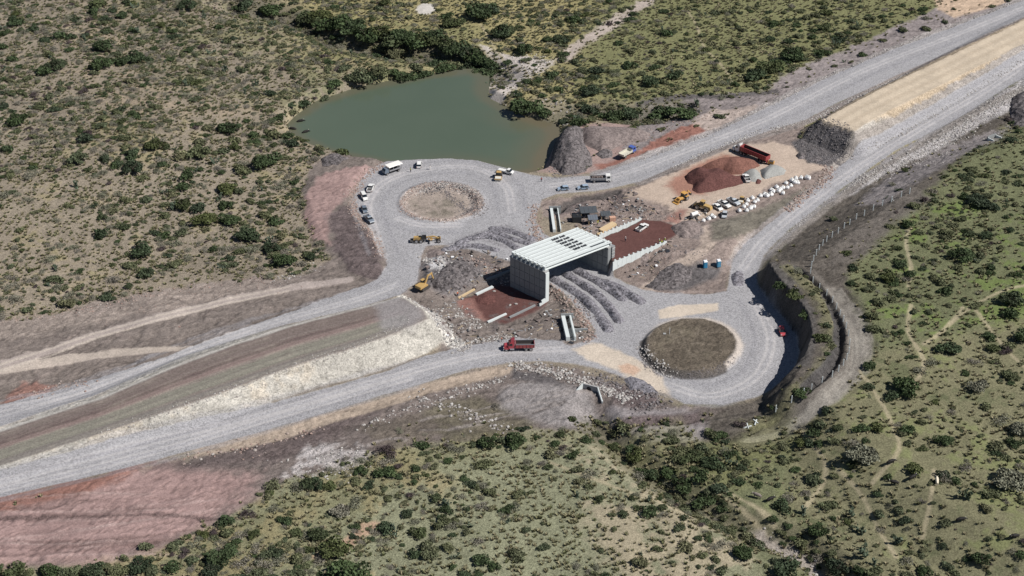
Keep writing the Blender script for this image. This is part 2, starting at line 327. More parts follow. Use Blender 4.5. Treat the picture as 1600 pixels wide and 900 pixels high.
# animal trails and wheel tracks
TR = (.36, .31, .21)
for t in ("1075 15 1090 45 1098 70 1130 105 1145 130", "1420 370 1412 400 1420 440 1415 470", "1500 505 1470 540 1440 560", "1480 530 1520 500 1560 480 1600 470",
          "1340 600 1365 640 1385 680 1400 730 1360 770", "1310 745 1345 780 1370 820 1400 870", "1100 760 1150 785 1190 815 1240 850 1260 870", "1115 755 1180 790 1210 815",
          "1455 760 1450 800 1440 850", "1520 510 1560 560 1600 600", "740 5 750 35 770 70 790 95", "860 720 960 760 1080 800", "0 12 60 40 130 70 200 90",
          "1420 500 1415 540 1440 590 1420 630", "1250 680 1290 740 1260 790"):
    paint(spline(pairs(t)), 0, TR, .35, .5, .2, line=.55, mix=.75, dens=.2)
paint(spline(pairs("1190 826 1240 850 1270 872 1290 905")), 0, (.30, .265, .23), 1, 2, .4, line=2.4, dens=.4)
paint(spline(pairs("500 870 540 850 560 830 590 820")), 0, (.34, .24, .17), 1, 2, .3, line=1.6, dens=.3)
# median and its white face (face first, then the crown on top)
paint(None, 0, WHITEROCK, .5, 1.2, .4, P=LEFT_CREST, dens=0, rough=.12, zone=3)
N0 = ZONE.copy()
def grow(P, m):
    """outline pushed outward by m metres"""
    c = P.mean(0); out = []
    n = len(P)
    area = .5 * np.sum(P[:, 0] * np.roll(P[:, 1], -1) - np.roll(P[:, 0], -1) * P[:, 1])
    sg = 1 if area > 0 else -1
    for i in range(n):
        e = P[(i + 1) % n] - P[i - 1]; e = e / (np.linalg.norm(e) + 1e-9)
        out.append(P[i] + sg * m * np.array([e[1], -e[0]]))
    return np.array(out)
paint(None, 0, WHITEROCK, .5, 1.0, .4, P=grow(LEFT_CREST, 6.8), dens=0, rough=.14, zone=3)
paint(None, 0, (.48, .415, .33), 1.5, 2, .4, P=grow(LEFT_CREST, 6.8), patch=(.0, .3), mix=.55)
paint(None, 0, (.22, .185, .165), .5, .8, .3, P=LEFT_CREST, dens=0, rough=.05, zone=3)
def band(fr, hw, col, mix=1):
    q = []
    for x in (-40, 60, 160, 260, 360, 460, 560, 625):
        t = np.clip(x / 640, 0, 1)
        yn = np.interp(x, [-60, 0, 94, 219, 312, 406, 475, 537, 600, 647], [748, 728, 697, 656, 625, 590, 565, 548, 526, 507])
        yf = np.interp(x, [-60, 0, 150, 300, 430, 560, 627], [690, 671, 624, 559, 514, 481, 464])
        q.append(W(x, yf + (yn - yf) * fr, 1.0 + 4.8 * t))
    paint(None, 0, col, .5, .7, .25, P=np.array(q), line=hw, mix=mix)
band(.16, 2.2, (.175, .14, .128)); band(.36, 1.3, (.135, .10, .095)); band(.46, .9, (.235, .175, .16)); band(.68, 2.2, (.215, .205, .17)); band(.9, 1.3, (.19, .18, .165), .7)
band(.02, .7, (.40, .38, .35))
for k in range(14):
    band(.06 + .066 * k, .22, ((.12, .10, .09), (.27, .24, .20), (.155, .14, .115))[k % 3], .5)
paint(pairs("585 480 625 464 655 481 664 499 640 515 600 515"), 5, (.25, .235, .235), 2, 2, .3, mix=.8)
paint(pairs("626 461 652 476 676 500 700 520 727 542"), 1.5, (.60, .57, .52), .8, 1.5, .6, line=2.2)
# tan capped embankment
paint(None, 0, (.43, .345, .25), .5, 1.2, .5, P=grow(RIGHT_CREST, 6.5), dens=0, rough=.15, zone=6)
paint(pairs("1238 212 1284 186 1336 210 1318 250 1262 245"), 3, (.105, .098, .10), 1, 1.5, .8, rough=.3, zone=6, dens=0)
paint(pairs("1334 212 1400 190 1440 175 1420 195 1360 235 1318 250"), 2, (.40, .37, .33), 1.5, 2, .5)
paint(None, 0, TAN, .5, .7, .15, P=RIGHT_CREST, rough=.04, zone=6)
for k in range(5):
    f = .15 + .17 * k
    paint(None, 0, (.42, .345, .26) if k % 2 else (.53, .445, .34), .6, .8, .12, P=np.array([RIGHT_CREST[i] * (1 - f) + RIGHT_CREST[-1 - i] * f for i in range(6)]), line=.8, mix=.6)
paint(spline(pairs("1000 286 1050 264 1150 224 1262 189 1330 158 1420 113 1520 66 1640 8")), 0, (.235, .205, .19), .6, 1.2, .5, line=2.6, dens=0)
paint(spline(pairs("930 270 1000 248 1100 213 1200 165 1300 116 1400 73 1500 36 1620 -10")), 0, (.29, .265, .255), .6, 1.2, .5, line=1.8, dens=0)
paint(spline(pairs("1640 60 1600 84 1500 144 1400 202 1340 235 1300 268")), 0, (.30, .27, .245), .6, 1.2, .5, line=2.2, dens=0)
paint(spline(pairs("1300 270 1262 303 1202 348 1166 378 1146 404")), 0, (.33, .28, .245), .5, .8, .4, line=1.3, dens=0)
paint(spline(pairs("872 330 885 318 915 308 940 305 965 299")), 0, (.085, .075, .072), .6, 1, .4, line=1.6)
paint(pairs("655 384 740 388 800 402 853 432 905 488 935 524 893 545 800 530 730 542 690 549 665 500 625 461 650 440"), 0, (.105, .09, .088), .8, 2, .5, patch=(.05, .3), mix=.75)
paint(pairs("865 320 985 295 1010 330 950 345 900 345"), 0, (.10, .088, .082), .8, 2, .5, patch=(.05, .3), mix=.7)
paint(pairs("1197 412 1190 440 1210 470 1236 500 1252 530 1252 560 1240 590 1262 590 1275 545 1268 500 1240 455 1215 430"), 4, (.095, .088, .084), .8, .8, .4, mix=.8, dens=.15)  # cutting face coloured dark to deepen the shade on it
# gravel carriageways last, on top
for rd in (UL_ROAD, UNDER, NEAR_ROAD):
    paint(rd, 0, GRAVEL, .3, .5, .36, dens=0, rough=.03, zone=1, var=.06)
for t, lw, m in (("0 655 150 610 300 545 430 503 560 467 620 445", 1.2, .6), ("0 640 100 618 260 565 400 516", .9, .5), ("0 755 200 700 400 650 600 592 760 553 880 545", 1.6, .6),
                 ("0 765 130 735 300 690 470 640 640 590", .9, .55), ("600 400 585 360 575 320 600 285 660 265 740 262 790 290 800 330", 1.4, .5), ("860 290 960 275 1060 240 1200 185 1350 110 1500 52 1600 12", 1.5, .45),
                 ("1160 420 1200 370 1300 290 1420 212 1530 148 1600 102", 1.5, .5), ("620 340 660 352 720 352", 1.4, .5), ("1180 470 1205 530 1180 590 1110 618 1040 600", 1.5, .3)):
    paint(spline(pairs(t)), 0, GRAVEL_L, .7, .9, .3, line=lw, mix=m, var=.06)
    for of in (-1.0, 1.0):
        q = spline(WP(pairs(t))); e = np.gradient(q, axis=0); e /= np.linalg.norm(e, axis=1, keepdims=True) + 1e-9
        paint(None, 0, (.44, .42, .415), .3, .4, .15, P=q + of * np.stack([-e[:, 1], e[:, 0]], -1), line=.32, mix=.75, var=.05)
        paint(None, 0, (.235, .23, .245), .5, .8, .45, P=q + of * 4.6 * np.stack([-e[:, 1], e[:, 0]], -1), line=.8, mix=.4, var=.08)
for t in ("700 384 740 372 790 385", "715 376 760 364 800 378", "740 368 790 354 820 368"):
    paint(spline(pairs(t)), 0, GRAVEL_D, .6, .8, .6, line=1.0, mix=.6)
paint(pairs("1028 484 1060 477 1121 474 1123 486 1085 492 1030 498"), 0, CREAM, .4, .7, .15, zone=1)
paint(pairs("898 546 930 534 975 551 1003 565 1034 590 1046 618 1000 601 960 576 920 561"), 0, CREAM, .8, 1.8, .2, zone=1)
paint(pairs("968 572 985 568 1003 578 990 586 970 582"), 0, (.48, .32, .23), .6, 1.5, .3, zone=1, mix=.8)
paint(pairs("-40 580 0 573 100 552 200 543 300 540 280 548 150 560 0 585 -40 592"), 0, (.42, .36, .31), .5, .6, .25, zone=2, rough=.03, dens=0)
paint(pairs("-40 590 0 570 60 552 150 522 250 495 360 468 450 450 545 436"), 0, (.34, .29, .265), .7, .8, .25, line=1.9, zone=2, rough=.03, dens=0)
for t in ("0 570 60 549 150 520 250 493 360 466 450 448", "0 580 70 556 150 528 250 500 360 473 450 455"):
    paint(pairs(t), 0, (.46, .40, .345), .4, .4, .25, line=.5, zone=2, mix=.8)
paint(FAR_RIM, .3, (.36, .31, .28), .4, .6, .7, zone=4, dens=0, rough=.18)
paint(FAR_ISL, -.6, (.31, .26, .225), .8, 2.2, .3, zone=4, rough=.12)
paint(ell(684, 322, 40, 14), -.6, (.14, .125, .10), 2, 3, .5, patch=(-.35, .1), mix=.85)
paint(ell(1083, 541, 78, 47), .3, (.50, .42, .34), .8, 1.0, .3, zone=1, mix=.55)
paint([(1081 + 75 * math.cos(a), 541 + 45 * math.sin(a)) for a in np.linspace(.9, 3.3, 16)], .5, (.07, .062, .056), .5, .8, .5, line=1.5, zone=5, mix=.9)  # shade of the island's lower left slope, painted into the soil colour
paint(NEAR_ISL, 1.5, (.12, .10, .078), .5, 1.6, .5, zone=5, rough=.16, dens=.12)
paint(ell(1075, 535, 50, 26), .9, (.15, .128, .095), 3, 3, .3, patch=(-.1, .2), mix=.7)

P = WP(pairs("830 300 930 292 1060 258 1290 240 1310 280 1150 465 1040 462 940 525 890 548 730 545 655 552 615 462 660 378 800 398 838 340")); s = bbox_slice(P, 2); DENS[s] *= np.where(seg_dist(P, GX[s], GY[s], True) > 0, 0.0, 1.0)
P = spline(WP(pairs("1421 303 1352 336 1294 376 1266 428 1304 478 1327 548 1290 598 1230 632 1165 668"), 5)); s = bbox_slice(P, 4); DENS[s] *= np.where(seg_dist(P, GX[s], GY[s], False) > -2.5, 0.05, 1.0)
for cx_, cy_ in pairs("1391 726 1397 758 1425 750 1463 756 1500 816 1183 778 1203 784 1585 842"):
    P = WP([(cx_, cy_ - 14)], 3); P = P + np.array([[-4, -5], [4, -5], [4, 5], [-4, 5]]); s = bbox_slice(P, 1); DENS[s] *= np.where(seg_dist(P, GX[s], GY[s], True) > 0, .0, 1)
for rd in (UL_ROAD, UNDER, NEAR_ROAD):
    P = WP(rd); s = bbox_slice(P, 5); DENS[s] *= np.where(seg_dist(P, GX[s], GY[s], True) > -3.5, 0.0, 1.0)
for k in range(9):
    a_ = rt.uniform(0, 6.28); c_, s_ = math.cos(a_), math.sin(a_); o_ = rt.uniform(-22, 22)
    paint([(1081 + 40 * c_ - o_ * s_, 538 + 24 * s_ + o_ * .5 * c_), (1081 - 40 * c_ - o_ * s_, 538 - 24 * s_ + o_ * .5 * c_)], 1.5, ((.085, .072, .056), (.19, .16, .125))[k % 2], .3, .6, .4, line=.35, mix=.6)
# tyre ruts and spoil relief in the disturbed soil
HT += ROUGH * (1.1 * N_fine + .8 * fbm(GX, GY, 3.3, 2, 61))
rut = np.abs(fbm(GX * .9 + GY * .45, GY * 1.6 - GX * 1.1, 3.4, 3, 71))
HT -= np.where(ROUGH > .13, .26 * sst(.16, 0, rut), 0)
streak = fbm(GX * .16 + GY * .10, GY * 1.25 - GX * .12, 1.9, 3, 75)
HT += np.where(ROUGH > .13, .17 * streak, 0)

COLR *= (1 + np.where(ROUGH > .13, .28 * streak - .25 * sst(.12, 0, rut), 0))[..., None]
def ground(x, y):
    fx = np.clip((np.asarray(x, float) - X0) / DX, 0, NX - 1.001); fy = np.clip((np.asarray(y, float) - Y0) / DY, 0, NY - 1.001)
    i, j = fx.astype(int), fy.astype(int); fx, fy = fx - i, fy - j
    return (HT[j, i] * (1 - fx) + HT[j, i + 1] * fx) * (1 - fy) + (HT[j + 1, i] * (1 - fx) + HT[j + 1, i + 1] * fx) * fy
def sample(A, x, y):
    i = np.clip(((np.asarray(x) - X0) / DX + .5).astype(int), 0, NX - 1); j = np.clip(((np.asarray(y) - Y0) / DY + .5).astype(int), 0, NY - 1)
    return A[j, i]
def at(px, py, it=6):
    """where the sight line through a picture point meets the ground"""
    z = 0.0
    for _ in range(it):
        x, y = W(px, py, z); z = .5 * z + .5 * float(ground(x, y))
    x, y = W(px, py, z)
    return Vector((x, y, float(ground(x, y))))

# ---------------------------------------------------------------- materials
def new_mat(name):
    m = bpy.data.materials.new(name); m.use_nodes = True
    nt = m.node_tree
    return m, nt, nt.nodes['Principled BSDF'], nt.nodes, nt.links
def mth(nt, op, a, b, clamp=False):
    n = nt.nodes.new('ShaderNodeMath'); n.operation = op; n.use_clamp = clamp
    for k, v in enumerate((a, b)):
        if isinstance(v, (int, float)): n.inputs[k].default_value = v
        else: nt.links.new(v, n.inputs[k])
    return n.outputs[0]
def mulcol(nt, col, fac):
    n = nt.nodes.new('ShaderNodeVectorMath'); n.operation = 'SCALE'
    if isinstance(col, tuple): n.inputs[0].default_value = col
    else: nt.links.new(col, n.inputs[0])
    nt.links.new(fac, n.inputs['Scale'])
    return n.outputs[0]
def noise(nt, scale, detail=3, vec=None, rough=.6):
    n = nt.nodes.new('ShaderNodeTexNoise'); n.inputs['Scale'].default_value = scale; n.inputs['Detail'].default_value = detail; n.inputs['Roughness'].default_value = rough
    if vec is not None: nt.links.new(vec, n.inputs['Vector'])
    return n.outputs[0]
def simple(name, col, rough=.7, metal=0.0, var=.15, scale=1.5, spec=.3, dirt=0.0):
    """painted / cast surface with a little mottling and dust"""
    m, nt, b, N, L = new_mat(name)
    g = N.new('ShaderNodeTexCoord').outputs['Object']
    n = noise(nt, scale, 4, g)
    c = mulcol(nt, tuple(col), mth(nt, 'ADD', 1 - var, mth(nt, 'MULTIPLY', n, 2 * var)))
    if dirt:
        mx = N.new('ShaderNodeMix'); mx.data_type = 'RGBA'
        L.new(mth(nt, 'MULTIPLY', noise(nt, scale * 2.3, 3, g), dirt), mx.inputs[0]); L.new(c, mx.inputs[6]); mx.inputs[7].default_value = (.30, .25, .21, 1)
        c = mx.outputs[2]
    L.new(c, b.inputs['Base Color'])
    b.inputs['Roughness'].default_value = rough; b.inputs['Metallic'].default_value = metal; b.inputs['Specular IOR Level'].default_value = spec
    return m
def grain_mat(name, col=None, grain=.5, cell=2.2, bump=.5):
    """loose earth and stone; colour from the soil survey attribute unless given"""
    m, nt, b, N, L = new_mat(name)
    pos = N.new('ShaderNodeNewGeometry').outputs['Position']
    if col is None:
        a = N.new('ShaderNodeAttribute'); a.attribute_name = 'soil'; base = a.outputs['Color']
        g = N.new('ShaderNodeAttribute'); g.attribute_name = 'grain'; gr = g.outputs['Fac']
    else:
        base = tuple(col); v = N.new('ShaderNodeValue'); v.outputs[0].default_value = grain; gr = v.outputs[0]
    v1 = N.new('ShaderNodeTexVoronoi'); v1.inputs['Scale'].default_value = cell; L.new(pos, v1.inputs['Vector'])
    v2 = N.new('ShaderNodeTexVoronoi'); v2.inputs['Scale'].default_value = cell * 1.9; L.new(pos, v2.inputs['Vector'])
    s1 = N.new('ShaderNodeSeparateColor'); L.new(v1.outputs['Color'], s1.inputs[0])
    s2 = N.new('ShaderNodeSeparateColor'); L.new(v2.outputs['Color'], s2.inputs[0])
    t = mth(nt, 'ADD', mth(nt, 'MULTIPLY', s1.outputs[0], .6), mth(nt, 'MULTIPLY', s2.outputs[0], .4))
    t = mth(nt, 'MULTIPLY', mth(nt, 'SUBTRACT', t, .5), mth(nt, 'MULTIPLY', gr, 2.3))
    n = mth(nt, 'MULTIPLY', mth(nt, 'SUBTRACT', noise(nt, 1.3, 5, pos, .75), .5), .62)
    fac = mth(nt, 'MAXIMUM', mth(nt, 'ADD', 1.0, mth(nt, 'ADD', t, n)), .2)
    L.new(mulcol(nt, base, fac), b.inputs['Base Color'])
    b.inputs['Roughness'].default_value = .95; b.inputs['Specular IOR Level'].default_value = .1
    bp = N.new('ShaderNodeBump'); bp.inputs['Strength'].default_value = bump; bp.inputs['Distance'].default_value = .16
    L.new(mth(nt, 'MULTIPLY', mth(nt, 'ADD', s1.outputs[1], v1.outputs['Distance']), gr), bp.inputs['Height'])
    L.new(bp.outputs[0], b.inputs['Normal'])
    return m
M_soil = grain_mat('loose_earth_and_gravel', cell=3.4, bump=.4)
M_redgravel = grain_mat('red_volcanic_gravel', (.115, .054, .048), .4, 3, .35)
M_redlight = grain_mat('red_brown_gravel', (.185, .092, .072), .35, 3, .35)
M_greygravel = grain_mat('grey_crushed_stone', (.30, .30, .285), .2, 4, .3)
M_windrow = grain_mat('unspread_gravel', (.18, .172, .188), .75, 2.0, .7)
M_darkspoil = grain_mat('dark_spoil', (.125, .112, .112), .7, 1.6, .8)
M_dirtspoil = grain_mat('brown_spoil', (.20, .165, .155), .4, 1.8, .6)

def foliage(name, cols, dark=.5):
    """leaf colour differs from plant to plant and from spray to spray"""
    m, nt, b, N, L = new_mat(name)
    rnd = N.new('ShaderNodeObjectInfo').outputs['Random']
    ramp = N.new('ShaderNodeValToRGB')
    el = ramp.color_ramp.elements
    for k, c in enumerate(cols):
        e = el[k] if k < 2 else el.new(k / (len(cols) - 1))
        e.position = k / (len(cols) - 1); e.color = (*c, 1)
    L.new(rnd, ramp.inputs[0])
    a = N.new('ShaderNodeAttribute'); a.attribute_name = 'tone'
    L.new(mulcol(nt, ramp.outputs[0], a.outputs['Fac']), b.inputs['Base Color'])
    b.inputs['Roughness'].default_value = .7; b.inputs['Specular IOR Level'].default_value = .15
    return m
M_leaf_dark = foliage('dark_evergreen_leaves', [(.052, .072, .034), (.062, .088, .038), (.048, .064, .040), (.085, .098, .038)])
M_leaf_olive = foliage('olive_leaves', [(.105, .118, .062), (.135, .142, .075), (.09, .108, .062), (.155, .15, .085)])
M_leaf_grey = foliage('grey_green_twigs', [(.185, .18, .135), (.16, .165, .115), (.21, .195, .155), (.175, .16, .135)])
M_leaf_dead = foliage('bare_purple_twigs', [(.085, .065, .066), (.10, .08, .078)])
M_nopal = foliage('cactus_pads', [(.075, .10, .066), (.095, .12, .085)])
M_grass = foliage('dry_grass', [(.22, .20, .12), (.16, .16, .085), (.27, .235, .15), (.13, .14, .065)])
M_bark = simple('bark', (.10, .08, .065), .9)
def rock_mat(name, cols):
    m, nt, b, N, L = new_mat(name)
    rnd = N.new('ShaderNodeObjectInfo').outputs['Random']
    ramp = N.new('ShaderNodeValToRGB'); el = ramp.color_ramp.elements
    for k, c in enumerate(cols):
        e = el[k] if k < 2 else el.new(k / (len(cols) - 1))
        e.position = k / (len(cols) - 1); e.color = (*c, 1)
    L.new(rnd, ramp.inputs[0])
    n = noise(nt, 2.5, 4, N.new('ShaderNodeTexCoord').outputs['Object'])
    L.new(mulcol(nt, ramp.outputs[0], mth(nt, 'ADD', .75, mth(nt, 'MULTIPLY', n, .5))), b.inputs['Base Color'])
    b.inputs['Roughness'].default_value = .9; b.inputs['Specular IOR Level'].default_value = .15
    return m
M_rock_w = rock_mat('pale_quarry_rock', [(.44, .42, .39), (.30, .28, .265), (.52, .50, .47), (.24, .21, .20), (.36, .34, .32)])
M_rock_r = rock_mat('reddish_rock', [(.30, .20, .17), (.36, .29, .25), (.22, .15, .13), (.40, .36, .33)])
M_rock_d = rock_mat('dark_basalt_rock', [(.14, .13, .135), (.20, .18, .18), (.11, .10, .10), (.28, .25, .24)])

# ---------------------------------------------------------------- helpers for objects
def link(name, me, mat=None, parent=None, **props):
    o = bpy.data.objects.new(name, me)
    COL.objects.link(o)
    if mat is not None and me is not None: me.materials.append(mat)
    if parent is not None: o.parent = parent
    for k, v in props.items(): o[k] = v
    return o
def tag(o, label=None, cat=None, group=None, kind=None):
    for k, v in (('label', label), ('category', cat), ('group', group), ('kind', kind)):
        if v: o[k] = v
    return o
def empty(name, loc, rz=0.0, label=None, cat=None, group=None):
    o = bpy.data.objects.new(name, None); COL.objects.link(o)
    o.empty_display_size = .3
    o.location = loc; o.rotation_euler = (0, 0, rz)
    return tag(o, label, cat, group)
def np_mesh(name, V, Fq, smooth=False):
    """mesh from an array of vertices and an (n,4) or (n,3) array of faces"""
    V = np.asarray(V, np.float32); Fq = np.asarray(Fq, np.int32)
    me = bpy.data.meshes.new(name)
    k = Fq.shape[1]
    me.vertices.add(len(V)); me.vertices.foreach_set('co', V.ravel())
    me.loops.add(Fq.size); me.loops.foreach_set('vertex_index', Fq.ravel())
    me.polygons.add(len(Fq)); me.polygons.foreach_set('loop_start', np.arange(0, Fq.size, k, dtype=np.int32))
    me.polygons.foreach_set('loop_total', np.full(len(Fq), k, np.int32))
    me.polygons.foreach_set('use_smooth', np.full(len(Fq), smooth, bool))
    me.update(calc_edges=True); me.validate()
    return me

# ---------------------------------------------------------------- the ground, split by what it is
dzx = np.gradient(HT, DX, axis=1); dzy = np.gradient(HT, DY, axis=0)
NORM = np.stack([-dzx, -dzy, np.ones_like(HT)], -1); NORM /= np.linalg.norm(NORM, axis=-1, keepdims=True)
idx = np.arange(NX * NY).reshape(NY, NX)
quads = np.stack([idx[:-1, :-1], idx[:-1, 1:], idx[1:, 1:], idx[1:, :-1]], -1).reshape(-1, 4)
fz = ZONE[:-1, :-1].ravel()
VALL = np.stack([GX, GY, HT], -1).reshape(-1, 3)
CALL = np.clip(COLR.reshape(-1, 3), .01, .9); GALL = GRAIN.ravel(); NALL = NORM.reshape(-1, 3)
# skirt running from the rim of the survey out to the horizon
rim = np.concatenate([idx[0, :], idx[1:, -1], idx[-1, -2::-1], idx[-2:0:-1, 0]])
def ground_object(name, mask, label, skirt=False):
    q = quads[mask]
    used, inv = np.unique(q, return_inverse=True)
    q = inv.reshape(-1, 4)
    V, C, G, Nn = VALL[used], CALL[used], GALL[used], NALL[used]
    if skirt:
        rimset = np.searchsorted(used, rim)
        ok = used[np.clip(rimset, 0, len(used) - 1)] == rim
        V2 = VALL[rim].copy(); C2, G2, N2 = CALL[rim].copy(), GALL[rim], NALL[rim].copy()
        C2[~ok] = SOIL_L
        far = V2.copy(); cen = np.array([0, 450.0]); dv = far[:, :2] - cen
        far[:, :2] = cen + dv / np.linalg.norm(dv, axis=1, keepdims=True) * 9000; far[:, 2] = 0
        n0, nr = len(V), len(rim)
        V = np.vstack([V, V2, far]); C = np.vstack([C, C2, np.tile(SOIL_L, (nr, 1))]); G = np.concatenate([G, G2, G2])
        N2[:] = (0, 0, 1); Nn = np.vstack([Nn, N2, N2])
        k = np.arange(nr); k2 = (k + 1) % nr
        q = np.vstack([q, np.stack([n0 + k, n0 + nr + k, n0 + nr + k2, n0 + k2], -1)])
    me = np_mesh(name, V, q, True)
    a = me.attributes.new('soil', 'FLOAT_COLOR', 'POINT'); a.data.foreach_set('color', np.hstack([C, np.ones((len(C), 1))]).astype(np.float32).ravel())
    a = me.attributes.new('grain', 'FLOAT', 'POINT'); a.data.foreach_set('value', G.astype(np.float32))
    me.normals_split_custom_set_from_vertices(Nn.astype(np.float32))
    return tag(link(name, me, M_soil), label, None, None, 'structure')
for zid, nm, lb in ((0, 'ground', 'dry scrub hillsides and bulldozed earth around the road works'), (1, 'gravel_road', 'pale grey crushed stone ramps and roundabout carriageways'),
                    (2, 'dirt_track', 'light brown haul track left of the upper ramp'), (3, 'embankment', 'long striped earth embankment with white rock face between the left ramps'),
                    (4, 'roundabout_island', 'sunken stony island of the roundabout beside the pond'), (5, 'roundabout_island', 'dark grassy round island of the nearer roundabout'),
                    (6, 'embankment', 'tan capped embankment between the ramps at upper right')):
    mk = fz == zid
    if mk.any():
        o = ground_object(nm, mk, lb, zid == 0)

# water of the pond
m, nt, b, N, L = new_mat('murky_green_water')
pos = N.new('ShaderNodeNewGeometry').outputs['Position']
mx = N.new('ShaderNodeMix'); mx.data_type = 'RGBA'
L.new(noise(nt, .02, 3, pos), mx.inputs[0]); mx.inputs[6].default_value = (.072, .098, .068, 1); mx.inputs[7].default_value = (.098, .124, .09, 1)
L.new(mx.outputs[2], b.inputs['Base Color'])
b.inputs['Roughness'].default_value = .16; b.inputs['IOR'].default_value = 1.33
bp = N.new('ShaderNodeBump'); bp.inputs['Strength'].default_value = .12; bp.inputs['Distance'].default_value = .1
L.new(noise(nt, 1.2, 3, pos), bp.inputs['Height']); L.new(bp.outputs[0], b.inputs['Normal'])
mud = N.new('ShaderNodeAttribute'); mud.attribute_name = 'shallow'
mx2 = N.new('ShaderNodeMix'); mx2.data_type = 'RGBA'
L.new(mud.outputs['Fac'], mx2.inputs[0]); L.new(mx.outputs[2], mx2.inputs[6]); mx2.inputs[7].default_value = (.135, .115, .075, 1); L.new(mx2.outputs[2], b.inputs['Base Color'])
PS = WP(POND, -2.5); PW = grow(PS, 4.0)
wx, wy = np.meshgrid(np.arange(PW[:, 0].min(), PW[:, 0].max(), 1.2), np.arange(PW[:, 1].min(), PW[:, 1].max(), 1.2))
wd = seg_dist(PS, wx, wy, True)
wi = np.arange(wx.size).reshape(wx.shape); wq = np.stack([wi[:-1, :-1], wi[:-1, 1:], wi[1:, 1:], wi[1:, :-1]], -1).reshape(-1, 4)
wq = wq[(wd.ravel() > -4)[wq].all(1)]; us, inv = np.unique(wq, return_inverse=True)
me = np_mesh('pond_water', np.stack([wx, wy, np.full(wx.shape, -2.6)], -1).reshape(-1, 3)[us], inv.reshape(-1, 4), True)
east = sst(55, 25, np.hypot(wx - W(850, 250, -2.5)[0], wy - W(850, 250, -2.5)[1]))
me.attributes.new('shallow', 'FLOAT', 'POINT').data.foreach_set('value', np.clip(sst(4.5, 0, wd + 1.5 * fbm(wx, wy, 9, 3, 333)) * .55 + .5 * east * sst(16, 2, wd), 0, .9).ravel()[us].astype(np.float32))
tag(link('pond_water', me, m), 'still murky green water of the pond beyond the roundabout', None, None, 'structure')

# ---------------------------------------------------------------- plants
def rand_unit(n, r):
    v = r.normal(size=(n, 3)); return v / np.linalg.norm(v, axis=1, keepdims=True)
def leaf_mesh(name, n, lobes, leaf, seed, mat, tone=(.65, 1.35), thin=1.0, up=.0, stems=0, flat=.75):
    """a crown of separate small leaf sprays spread through several uneven lobes (unit radius, foot at z=0)"""
    r = np.random.default_rng(seed)
    C, Rr = [], []
    for k in range(lobes):
        a = r.uniform(0, 6.28); d = r.uniform(.2, .78) if k else 0
        rad = r.uniform(.24, .5) if k else .5
        C.append((math.cos(a) * d, math.sin(a) * d, rad * flat * r.uniform(.75, 1.2) + .05)); Rr.append(rad)
    C, Rr = np.array(C), np.array(Rr)
    which = r.integers(0, lobes, n)
    dirs = rand_unit(n, r); dirs[:, 2] = np.abs(dirs[:, 2]) * .95 - .25
    rr = r.uniform(.45, 1.05, n) ** .6
    P = C[which] + dirs * (Rr[which] * rr)[:, None] * np.array([1, 1, flat * 1.05])
    P[:, 2] = np.maximum(P[:, 2], .04)
    nrm = dirs + .9 * rand_unit(n, r) + np.array([0, 0, up]); nrm /= np.linalg.norm(nrm, axis=1, keepdims=True)
    t = np.cross(nrm, rand_unit(n, r)); t /= np.linalg.norm(t, axis=1, keepdims=True); bt = np.cross(nrm, t)
    s = leaf * r.uniform(.6, 1.4, n)[:, None]
    V = np.stack([P - t * s - bt * s * thin * .5, P + t * s * .3 - bt * s * thin, P + t * s + bt * s * thin * .4, P - t * s * .2 + bt * s * thin], 1).reshape(-1, 3)
    Fq = np.arange(4 * n).reshape(-1, 4)
    lt = r.uniform(*tone, lobes)[which] * r.uniform(.8, 1.2, n)
    if stems:
        sv, sf, base = [], [], len(V)
        for k in range(stems):
            a = r.uniform(0, 6.28); e = np.array([math.cos(a) * .5, math.sin(a) * .5, r.uniform(.4, .8)])
            o2 = np.array([-math.sin(a), math.cos(a), 0]) * .035
            sv += [o2, -o2, e - o2 * .4, e + o2 * .4]; sf.append(np.arange(4) + base + 4 * k)
        V = np.vstack([V, np.array(sv)]); Fq = np.vstack([Fq, np.array(sf)]); lt = np.concatenate([lt, np.full(4 * stems // 4, .8)])
    me = np_mesh(name, V, Fq)
    a = me.attributes.new('tone', 'FLOAT', 'POINT'); a.data.foreach_set('value', np.repeat(lt, 4).astype(np.float32))
    me.materials.append(mat)
    return me
